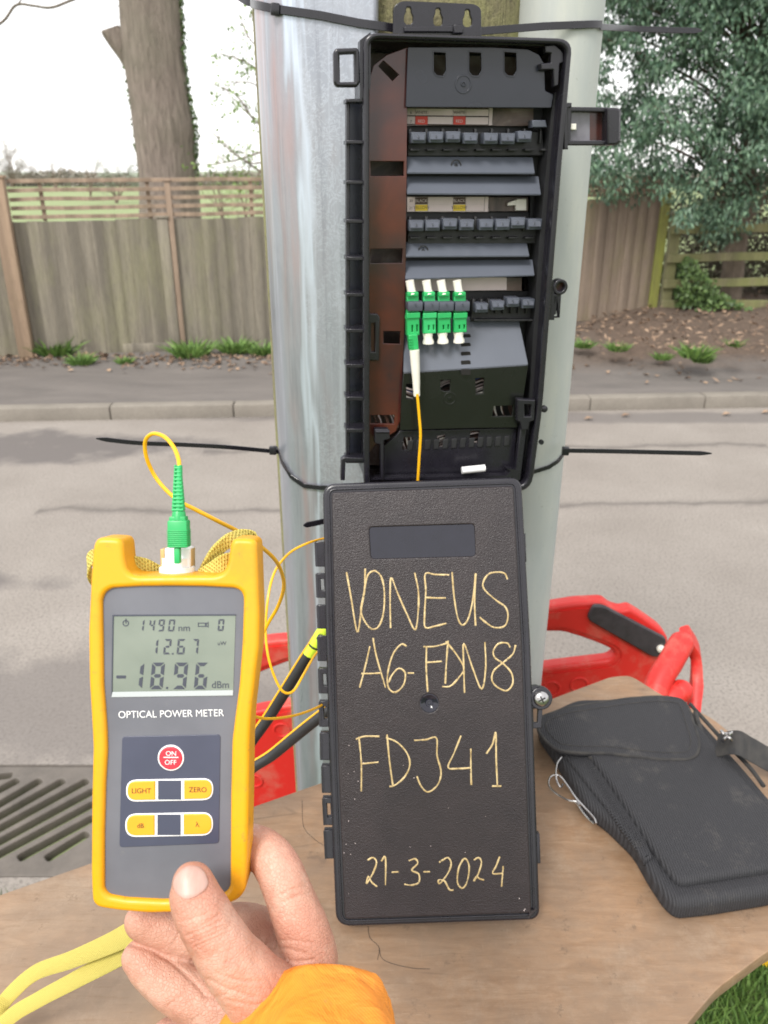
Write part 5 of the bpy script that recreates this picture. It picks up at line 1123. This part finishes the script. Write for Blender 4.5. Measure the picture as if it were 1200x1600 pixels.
CP.part('cable_run', bm, M['fibre'])
# green plug with ribbed boot at the meter
ax = (P(281, 725, .369) - P(278.5, 880, .372)); L = ax.length; ax.normalize(); AF = Frame(P(278.5, 880, .372), RT, ax)
pu = lambda y: (880 - y) * .371 / FPX
bm = NB(); box(bm, AF, -.0040, .0052, pu(855), pu(812), -.0036, .0036, .0007); box(bm, AF, -.0033, .0044, pu(818), pu(806), -.003, .003, .0006)
for k in range(9): y = 828 + k * 3.1; box(bm, AF, -.0043, .0055, pu(y + 1.0), pu(y - .6), -.0039, .0039, .0003)
box(bm, AF, -.0014, .0014, pu(880), pu(855), -.001, .0026, .0006)
AX = .0006
lathe(bm, AF.W(AX, pu(812), 0), ax, [(.0034, 0), (.0031, pu(800) - pu(812)), (.0028, pu(798) - pu(812))], 16)
CP.part('plug', bm, M['green'])
bm = NB(); n_ = 12
lathe(bm, AF.W(AX, pu(799), 0), ax, [(.0019, 0), (.0014, pu(727) - pu(799))], 12)
for k in range(n_):
    y = 796 - k * 5.9; r_ = .0028 - .0013 * k / n_
    box(bm, AF, AX - r_, AX + r_, pu(y + 1.6), pu(y - 1.6), -r_ * .9, r_ * .9, .0004)
for k in range(n_):
    y = 793 - k * 5.9; r_ = .0028 - .0013 * k / n_
    for sx_ in (-1, 1): box(bm, AF, AX + sx_ * r_ * .75 - r_ * .25, AX + sx_ * r_ * .75 + r_ * .25, pu(y + 1.8), pu(y - 1.8), -r_ * .5, r_ * .5, .0002)
CP.part('plug_boot', bm, M['green2'])
# green plug and cream boot at the box
bm = NB(); pplate(bm, BF, c2((331, 345), (366, 342), (371, 398), (336, 402)), -.012, -.002, bevel=.001)
for k in range(4): pplate(bm, BF, c2((332 + k, 358 + k * 10), (346 + k, 357 + k * 10), (346 + k, 361 + k * 10), (332 + k, 362 + k * 10)), -.003, -.0005)
CP.part('box_plug', bm, M['green'])
bm = NB(); tube(bm, [BF.at(p, -.003) for p in c2((354, 400), (357, 450), (361, 520), (363, 572))], [.0054, .0050, .0042, .0036], 16); CP.part('plug_boot', bm, M['cream'])

# black cables with yellow stripe
for a_, b_, t0, t1, r_, lab in (((350, 1235), (508, 985), 1.00, .93, .0078, 'upper thick black cable with a yellow stripe and lime tape tag'), ((350, 1245), (520, 1105), .98, .92, .0078, 'lower thick black cable with a yellow stripe, slanting below the taped one')):
    A, B = P(*a_, t0), P(*b_, t1); 
    T = Thing('armoured_cable', lab, 'cable', A, 'black cables leading behind the lid'); bm = NB(); d = (B - A).normalized(); Q = [A - d * .25 + V((-.02, .05, -.16)), A, A.lerp(B, .5) + V((0, 0, .003)), B, B + d * .05 + V((.02, 0, .0))]; q = cr(Q, 10); tube(bm, q, r_ * .92, 18); T.part('sheath', bm, M['cable'])
    off = d.cross(FW).normalized(); 
    if off.x > 0: off = -off
    st = (off * .9 - FW * .45).normalized() * r_ * .92
    bm = NB(); tube(bm, [p + st for p in q], .0013, 8); T.part('stripe', bm, M['fibre'])
    if b_[1] < 1000:
        C = P(494, 1004, .935); bm = NB(); tube(bm, [C - d * .018, C - d * .006], r_ * 1.0, 20); tube(bm, [C - d * .003, C + d * .032], r_ * 1.0, 20); T.part('tape_tag', bm, M['tape'])
        f = Frame(C - FW * (r_ * 1.03) + d * .011, d, off); bm = NB(); text(bm, f, '0E', P_px if False else (0, 0), 1, 0) if False else None
        cu = bpy.data.curves.new('t', 'FONT'); cu.body = 'E0'; cu.size = .010; ob = bpy.data.objects.new('t', cu); scene.collection.objects.link(ob); me = bpy.data.meshes.new_from_object(ob.evaluated_get(bpy.context.evaluated_depsgraph_get())); me.transform(f.m @ Matrix.Translation((-.006, -.004, .0002))); bm.from_mesh(me); bpy.data.objects.remove(ob); T.part('tag_text', bm, M['darktext'])

# ================= RED BARRIERS =================
RBF = Frame((0, 1.40, 0), V((1, -.03, 0)), (0, 0, 1))
T = Thing('road_barrier', 'red plastic road barrier with black grip standing behind the pole', 'barrier', RBF.W(.1, .06))
outer = [(352, 1008), (400, 1004), (600, 985), (850, 950), (900, 942), (944, 940), (955, 950), (972, 955), (984, 951), (1003, 962), (1034, 984), (1046, 1000), (1030, 1040), (1012, 1070), (1010, 1160), (990, 1330), (352, 1330)]
hole = [(366, 1062), (404, 1053), (450, 1035), (620, 1010), (850, 988), (880, 988), (910, 997), (940, 1008), (958, 1017), (961, 1024), (952, 1032), (900, 1038), (851, 1044), (620, 1080), (450, 1102), (366, 1118)]
RO = [RBF.px(p) for p in rnd(outer, 8, 4)]; RH = [RBF.px(p) for p in rnd(hole, 8, 4)]
bm = NB(); plate(bm, RBF, RO, -.035, .0, [cw(RH)], .008, 4); plate(bm, RBF, inset(RO, .014), -.03, .004, [cw(inset(RH, -.016))], .0015, 2)
# low moulded feet carry it on the ground
for u_ in (RO[0][0] + .1, .3): box(bm, RBF, u_ - .04, u_ + .04, .0, RBF.px((600, 1320))[1] + .02, -.03, -.004, .01); box(bm, RBF, u_ - .05, u_ + .05, .0, .06, -.22, .2, .015)
T.part('moulded_frame', bm, M['red'])
bm = NB(); g = c8((370, 175), (385, 148), (410, 146), (440, 152), (722, 298), (728, 315), (690, 388), (660, 385), (368, 218), (358, 200)); plate(bm, RBF, [RBF.px(p, .02) for p in rnd(g, 5, 4)], .0035, .016, bevel=.003); T.part('grip_pad', bm, M['grip'])
bm = NB(); lathe(bm, RBF.at(c8((698, 343))[0], .02) - RBF.un * .006, RBF.un, [(.008, 0), (.008, .008), (.005, .011), (.001, .012)], 16); T.part('bolt', bm, M['cream'])
for (x, y, r_) in ((440, 1141, .020), (399, 1220, .018), (862, 1076, .020), (905, 1070, .02)):
    bm = NB(); c0 = RBF.px((x, y), .004); plate(bm, RBF, circ(c0, r_), .0035, .0065, [circ(c0, r_ * .72)[::-1]], .0014, 3); T.part('moulded_recess', bm, M['red'])
T = Thing('road_barrier', 'second red plastic barrier seen end-on as looped tubes beyond the bag', 'barrier', P(1060, 1180, 1.5) * 1)
def capsule(bm, pts, r, n=14):
    q = cr(pts, 8); L = len(q); d0, d1 = (q[0] - q[1]).normalized(), (q[-1] - q[-2]).normalized(); A = [R(a) for a in (85, 70, 52, 34, 16)]
    tube(bm, [q[0] + d0 * r * math.sin(a) for a in A] + q + [q[-1] + d1 * r * math.sin(a) for a in A[::-1]], [r * math.cos(a) for a in A] + [r] * L + [r * math.cos(a) for a in A[::-1]], n)
bm = NB(); capsule(bm, [P(1010, 1160, 1.30), P(1026, 1075, 1.33), P(1048, 1034, 1.35), P(1064, 1006, 1.37)], .0215); T.part('end_tube', bm, M['red'])
bm = NB(); capsule(bm, [P(1040, 1180, 1.32), P(1046, 1100, 1.33), P(1060, 1082, 1.34), P(1064, 1080, 1.34)], .020); T.part('end_tube', bm, M['red'])
bm = NB(); q = [P(1072, 994, 1.40), P(1086, 1020, 1.42), P(1088, 1060, 1.42), P(1084, 1110, 1.40), P(1080, 1200, 1.38)]; strap(bm, cr(q, 6), .05, .018, up=V((.3, 1, 0))); T.part('end_plate', bm, M['red'])
bm = NB(); box(bm, Frame((P(1060, 1180, 1.4).x, P(1060, 1180, 1.4).y, 0), (1, 0, 0), (0, 1, 0)), -.045, .02, -.03, .03, 0, .62, .012); T.part('foot_block', bm, M['red'])

# ================= NYLON POUCH =================
ZB = BZ
BG = Frame((0, 0, BZ + .036), (1, 0, 0), (0, 1, 0))
T = Thing('tool_pouch', 'dusty black nylon tool pouch with rounded flap lying on the table', 'pouch', BD.at((1020, 1300), 0))
body = [(842, 1130), (848, 1110), (900, 1085), (1040, 1083), (1080, 1098), (1095, 1116), (1168, 1196), (1205, 1240), (1290, 1315), (1310, 1366), (1205, 1386), (1120, 1400), (1062, 1406), (1042, 1390), (1018, 1355), (992, 1310), (950, 1270), (915, 1245), (892, 1205), (868, 1165)]
B0 = [BG.px(p) for p in rnd(body, 14, 4)]
bm = NB(); plate(bm, BG, B0, -.0355, -.006, bevel=.010, res=4); T.part('body', bm, M['nylon'])
front = [(905, 1160), (1085, 1125), (1160, 1215), (1225, 1285), (1290, 1330), (1200, 1358), (1110, 1372), (1062, 1380), (1040, 1355), (990, 1280), (940, 1205)]
F0 = [BG.px(p, .002) for p in rnd(front, 14, 4)]
bm = NB(); plate(bm, BG, F0, -.012, .004, bevel=.007, res=4)
T.part('front_pocket', bm, M['nylon'])
bm = NB()
for line, r_ in (((c8((860, 640), (900, 760), (990, 880), (1090, 990), (1190, 1090), (1260, 1160))), .0035), (c8((355, 835), (420, 895), (480, 980), (540, 1065), (590, 1140)), .0033), (c8((835, 600), (880, 650), (990, 770), (1108, 890), (1180, 985)), .0028)):
    tube(bm, cr([BG.at(p, -.001) for p in line], 6), r_, 8)
tube(bm, cr([BG.at(p, -.014) for p in ((1062, 1405), (1120, 1400), (1205, 1386), (1290, 1369))], 6), .003, 8)
T.part('piping', bm, M['bind'])
gus = c8((230, 850), (345, 835), (420, 930), (520, 1080)) + c9((560, 260), (650, 380), (720, 470), (640, 480), (560, 380), (470, 290), (350, 120))
gus = [(880, 1178), (915, 1174), (942, 1204), (978, 1255), (1003, 1298), (1022, 1340), (1006, 1346), (985, 1312), (958, 1276), (922, 1232), (897, 1200)]
bm = NB(); plate(bm, BG, [BG.px(p, -.004) for p in rnd(gus, 4, 3)], -.014, -.002, bevel=.004, res=3)
a0, a1 = (917, 1190), (1004, 1322)
for k in range(34):
    t = k / 33; x = a0[0] + (a1[0] - a0[0]) * t - 4 * math.sin(t * 3.14); y = a0[1] + (a1[1] - a0[1]) * t; tube(bm, [BG.at((x - 11, y + 6), -.004), BG.at((x, y), -.0014), BG.at((x + 12, y - 6), -.004)], .0011, 5)
T.part('elastic_side', bm, M['nylon'])
# flap: a slightly sagging sheet over the top
flap = [(845, 1118), (884, 1104), (935, 1096), (985, 1089), (1020, 1086.5), (1045, 1087), (1066, 1091), (1078, 1104), (1085, 1128), (1094, 1154), (1095, 1168), (1090, 1181), (1076, 1187), (1035, 1187), (1000, 1183), (950, 1177), (905, 1177), (872, 1173), (855, 1161), (840, 1142), (838, 1128)]
FLP = Frame(BG.W(*BG.px((960, 1140), .012), .012), (1, .0, 0), (0, 1, .12))
bm = NB(); fl = [FLP.px(p, 0) for p in rnd(flap, 8, 3)]; plate(bm, FLP, fl, -.008, .0, bevel=.0035, res=3); fo = T.part('flap', bm, M['nylon'])
bm = NB(); e = inset(fl, .0015); tube(bm, [FLP.W(x, y, -.0015) for x, y in e] + [FLP.W(*e[0], -.0015)], .0022, 8)
T.part('binding', bm, M['bind'], fo)
bm = NB(); e = inset(fl, .0125); q = [FLP.W(x, y, .0003) for x, y in e if FLP.W(x, y).y < 5]; tube(bm, q + [q[0]], .0006, 6); T.part('stitching', bm, M['bind'], fo)
# strap with clip on the right
bm = NB(); strap(bm, cr([BD.at((1120, 1165), .045), P(1150, 1160, 1.04), P(1175, 1172, 1.05), P(1210, 1190, 1.06), P(1260, 1200, 1.07)], 6), .034, .002, up=V((.35, .8, .5))); T.part('webbing_strap', bm, M['bind'])
bm = NB()
c0 = P(1135, 1150, 1.03)
for k, (dx, dy) in enumerate(((-8, -8), (8, -6), (-6, 8), (8, 7))): tube(bm, cr([c0, P(1135 + dx * .6, 1150 + dy * .5, 1.025), P(1135 + dx, 1150 + dy, 1.03)], 4), .0022, 8)
lathe(bm, c0, V((0, -.3, 1)), [(.004, -.003), (.005, 0), (.004, .003)], 12); T.part('strap_buckle', bm, M['steel'])
# carabiner hanging at the left side
T = Thing('snap_hook', 'silver wire snap hook clipped to the left side of the nylon pouch', 'snap hook', BD.at((905, 1235), 0))
def hb(x, y, h): return BD.at(c8((x, y))[0], h + .012)
bm = NB(); tube(bm, cr([hb(232, 850, .030), hb(212, 880, .032), hb(205, 925, .030), hb(212, 965, .026), hb(228, 990, .022), hb(238, 975, .018)], 8), .0012, 8); T.part('ring', bm, M['steel'])
bm = NB(); tube(bm, cr([hb(225, 1032, .022), hb(195, 1010, .022), hb(172, 980, .022), hb(178, 945, .024), hb(205, 932, .026), hb(232, 945, .026), hb(262, 985, .026), hb(300, 1040, .026), hb(345, 1090, .026), hb(385, 1135, .024), hb(395, 1160, .022)], 8), .0012, 8)
tube(bm, cr([hb(225, 1032, .022), hb(260, 1050, .022), hb(300, 1062, .022), hb(330, 1105, .020), hb(360, 1140, .018), hb(385, 1160, .018)], 8), .0011, 8); T.part('hook', bm, M['steel'])
bm = NB(); tube(bm, cr([hb(285, 1055, .024), hb(305, 1060, .024), hb(318, 1075, .024)], 4), .0017, 10); T.part('gate_pin', bm, M['steel'])
# ================= HAND AND SLEEVE =================
# joints: (px, py, depth along the view axis, radius in px at that depth)
CH = {
 'palm1': [(470, 1545, .378, 52), (440, 1580, .382, 62), (420, 1620, .386, 70), (440, 1690, .385, 75)],
 'palm2': [(480, 1560, .380, 52), (505, 1600, .378, 62), (500, 1690, .375, 72)],
 'palm3': [(455, 1520, .382, 46), (430, 1555, .386, 50), (385, 1600, .392, 52), (395, 1680, .392, 60)],
 'heel': [(440, 1690, .385, 78), (490, 1780, .37, 66), (560, 1900, .34, 66)],
 'thumb': [(302, 1381, .353, 33), (304, 1400, .352, 39), (316, 1428, .351, 43), (334, 1458, .352, 45), (358, 1496, .354, 48), (392, 1536, .359, 54), (430, 1575, .367, 60), (455, 1610, .375, 62)],
 'index': [(484, 1500, .383, 46), (474, 1455, .383, 42), (455, 1408, .386, 38.5), (437, 1362, .390, 36.5), (416, 1333, .396, 34), (392, 1320, .403, 32), (362, 1322, .409, 32), (325, 1335, .414, 28)],
 'middle': [(455, 1520, .393, 42), (405, 1460, .403, 40), (352, 1452, .408, 37), (295, 1462, .408, 34), (250, 1450, .406, 30), (221, 1441, .404, 27)],
 'ring': [(420, 1590, .392, 50), (365, 1578, .394, 46), (310, 1560, .396, 42), (262, 1533, .399, 37), (232, 1510, .401, 32), (218, 1497, .402, 28)],
 'little': [(420, 1670, .392, 46), (350, 1650, .396, 38), (290, 1632, .400, 33), (262, 1622, .402, 28)],
}
CRE = []   # creases: (points, depth, width)
def ball(bm, c_, r):
    bmesh.ops.create_icosphere(bm, subdivisions=3, radius=r, matrix=Matrix.Translation(c_))
def chain(bm, ch):
    pts = [(P(x, y, t), r * t / FPX) for x, y, t, r in ch]; q = cr([V((*p, r)) for p, r in pts], 6)
    ps = [V(x[:3]) for x in q]; rs = [x[3] for x in q]
    tube(bm, ps, rs, 24); ball(bm, ps[0], rs[0] * 1.0); ball(bm, ps[-1], rs[-1] * 1.0)
    for (p, r) in pts[1:-1]: ball(bm, p, r * .995)
bm = NB()
for k, ch in CH.items(): chain(bm, ch)
me = bpy.data.meshes.new('hand'); bm.to_mesh(me); bm.free()
tmp = bpy.data.objects.new('tmp', me); scene.collection.objects.link(tmp)
md = tmp.modifiers.new('r', 'REMESH'); md.mode = 'VOXEL'; md.voxel_size = .00065
sm = tmp.modifiers.new('s', 'SMOOTH'); sm.factor = .5; sm.iterations = 28
dg = bpy.context.evaluated_depsgraph_get(); hm = bpy.data.meshes.new_from_object(tmp.evaluated_get(dg)); bpy.data.objects.remove(tmp)
# creases, knuckle folds and the nail bed pressed into the surface
CR = [ # (pixel polyline, depth m, sigma m, t range)
 ([(292, 1462), (318, 1452), (345, 1440)], .00045, .0011), ([(300, 1474), (328, 1462), (356, 1450)], .0004, .001), ([(306, 1450), (326, 1441), (342, 1430)], .0003, .0009), ([(312, 1484), (338, 1470), (362, 1460)], .00025, .0009),
 ([(282, 1440), (300, 1436), (322, 1428)], .0002, .0009),
 ([(425, 1480), (450, 1484), (478, 1490)], .0004, .0012), ([(440, 1398), (455, 1390), (478, 1384)], .0004, .001), ([(444, 1410), (460, 1402), (484, 1396)], .0003, .001), ([(408, 1352), (424, 1340), (440, 1330)], .0002, .001),
 ([(325, 1530), (360, 1548), (400, 1560)], .0005, .0011), ([(340, 1520), (372, 1532), (408, 1534)], .0003, .0009), ([(352, 1562), (385, 1570), (420, 1568)], .00035, .0010), ([(430, 1495), (458, 1502), (490, 1500)], .0004, .001), ([(436, 1470), (462, 1470), (492, 1474)], .0003, .0009), ([(290, 1425), (292, 1416), (300, 1410), (320, 1404)], .0003, .0009), ([(298, 1468), (324, 1457), (350, 1446)], .0004, .0007), ([(304, 1480), (334, 1467), (360, 1455)], .0004, .0007), ([(318, 1560), (345, 1556), (372, 1545)], .0003, .0012), ([(395, 1500), (415, 1520), (428, 1545)], .00025, .0012),
 ([(268, 1478), (278, 1462), (282, 1448)], .0003, .0009), ([(300, 1500), (306, 1480), (304, 1462)], .0003, .0009), ([(262, 1572), (282, 1556), (296, 1536)], .00035, .001), ([(300, 1596), (316, 1582), (326, 1566)], .0003, .001),
]
GR = [([(196, 1472), (240, 1486), (275, 1508), (308, 1540), (330, 1566), (350, 1575)], .0007, .0015, .385), ([(420, 1470), (410, 1490), (402, 1505)], .0005, .0012, .36)]
def pline(l): return [V((p.x, p.y)) for p in cr([V((x, y, 0)) for x, y in l], 16)]
lines = [(pline(l), d, s, 0) for l, d, s in CR] + [(pline(l), d, s, t) for l, d, s, t in GR]
hm.calc_loop_triangles(); nrm = [v.normal.copy() for v in hm.vertices]
noise.seed_set(4)
for v, n_ in zip(hm.vertices, nrm):
    d = v.co - CAM; t = d.dot(FW); x, y = 600 + d.dot(RT) / t * FPX, 800 - d.dot(UP) / t * FPX
    if n_.dot(FW) < .25:
        a = 0
        for l, dep, sg, tm in lines:
            if t < tm: continue
            if not (min(q.x for q in l) - 12 < x < max(q.x for q in l) + 12 and min(q.y for q in l) - 12 < y < max(q.y for q in l) + 12): continue
            dd = min((V((x, y)) - q).length for q in l) * t / FPX
            a += dep * 1.25 * math.exp(-(dd / (sg * .8)) ** 2)
        v.co -= n_ * a
    v.co += n_ * (noise.noise(v.co * 90) * .0005 + noise.noise(v.co * 260) * .00018)
HT = Thing('person', "person's left hand in an orange hi-vis sleeve gripping the meter from below", 'person', P(470, 1640, .38))
bm = NB(); bm.from_mesh(hm); hand = HT.part('hand', bm, M['skin'], smooth=80)
from mathutils.bvhtree import BVHTree
bm = NB(); bm.from_mesh(hm); BV = BVHTree.FromBMesh(bm); bm.free()
def surf(px_, py):
    h = BV.ray_cast(CAM, ray(px_, py).normalized()); return h[0], h[1]
# thumb nail: a curved plate following the surface, traced outline
nail = [(270, 1383), (273, 1371), (283, 1358), (297, 1352), (311, 1354), (321, 1364), (326, 1380), (322, 1390), (308, 1401), (292, 1407), (281, 1402), (273, 1393)]
no = rnd(nail, 5, 3); cxn = sum(p[0] for p in no) / len(no); cyn = sum(p[1] for p in no) / len(no)
bm = NB(); rings = []
for s_, lift in ((1.0, -.0003), (.97, .0005), (.9, .0008), (.7, .0010), (.45, .0011), (.2, .0011)):
    ring = []
    for (x, y) in no:
        xx, yy = cxn + (x - cxn) * s_, cyn + (y - cyn) * s_; p, nn = surf(xx, yy)
        if p is None: p = P(xx, yy, .325); nn = -FW
        ring.append(bm.verts.new(p + nn * lift))
    rings.append(ring)
for a, b in zip(rings, rings[1:]):
    for k in range(len(no)): bm.faces.new((a[k], a[(k + 1) % len(no)], b[(k + 1) % len(no)], b[k]))
bm.faces.new(rings[-1]); bmesh.ops.smooth_vert(bm, verts=[v for r_ in rings[2:] for v in r_], factor=.5); bmesh.ops.recalc_face_normals(bm, faces=bm.faces)
HT.part('thumb_nail', bm, M['nail'], smooth=80)
# sleeve: rings along the forearm, open cuff towards the hand
c0 = P(468, 1640, .366); c1_ = P(475, 1800, .315); c2_ = P(590, 1980, .27)
ax = (c1_ - c0).normalized(); bm = NB(); rings = []; nS = 96; RAD = .047
uu = ax.cross(FW).normalized(); vv = ax.cross(uu).normalized()
prof = [(-.001, .92), (.000, .985), (.0012, 1.0), (.004, 1.01), (.008, 1.0), (.014, 1.0), (.02, 1.01), (.03, 1.03), (.04, 1.06), (.055, 1.1), (.07, 1.13), (.09, 1.18), (.11, 1.2)]
prof = [(.02, .86), (.006, .88)] + prof
for h, k in prof:
    ring = []
    for j in range(nS):
        a = 2 * math.pi * j / nS; w_ = 1 + .05 * noise.noise(V((math.cos(a) * 1.6, math.sin(a) * 1.6, h * 30))) + .035 * noise.noise(V((math.cos(a) * 3.5, math.sin(a) * 3.5, h * 55))) + .012 * abs(noise.noise(V((math.cos(a) * 9, math.sin(a) * 9, h * 160))))
        ring.append(bm.verts.new(c0 + ax * (h + .004 * math.sin(a * 2 + 1)) + (uu * math.cos(a) * 1.10 + vv * math.sin(a) * .80) * RAD * k * w_))
    rings.append(ring)
for a, b in zip(rings, rings[1:]):
    for k in range(nS): bm.faces.new((a[k], a[(k + 1) % nS], b[(k + 1) % nS], b[k]))
bmesh.ops.subdivide_edges(bm, edges=bm.edges[:], cuts=1, use_grid_fill=True, smooth=.5)
bmesh.ops.recalc_face_normals(bm, faces=bm.faces)
HT.part('sleeve', bm, M['orange'], hand, label='grubby orange hi-vis sleeve cuff', smooth=80)
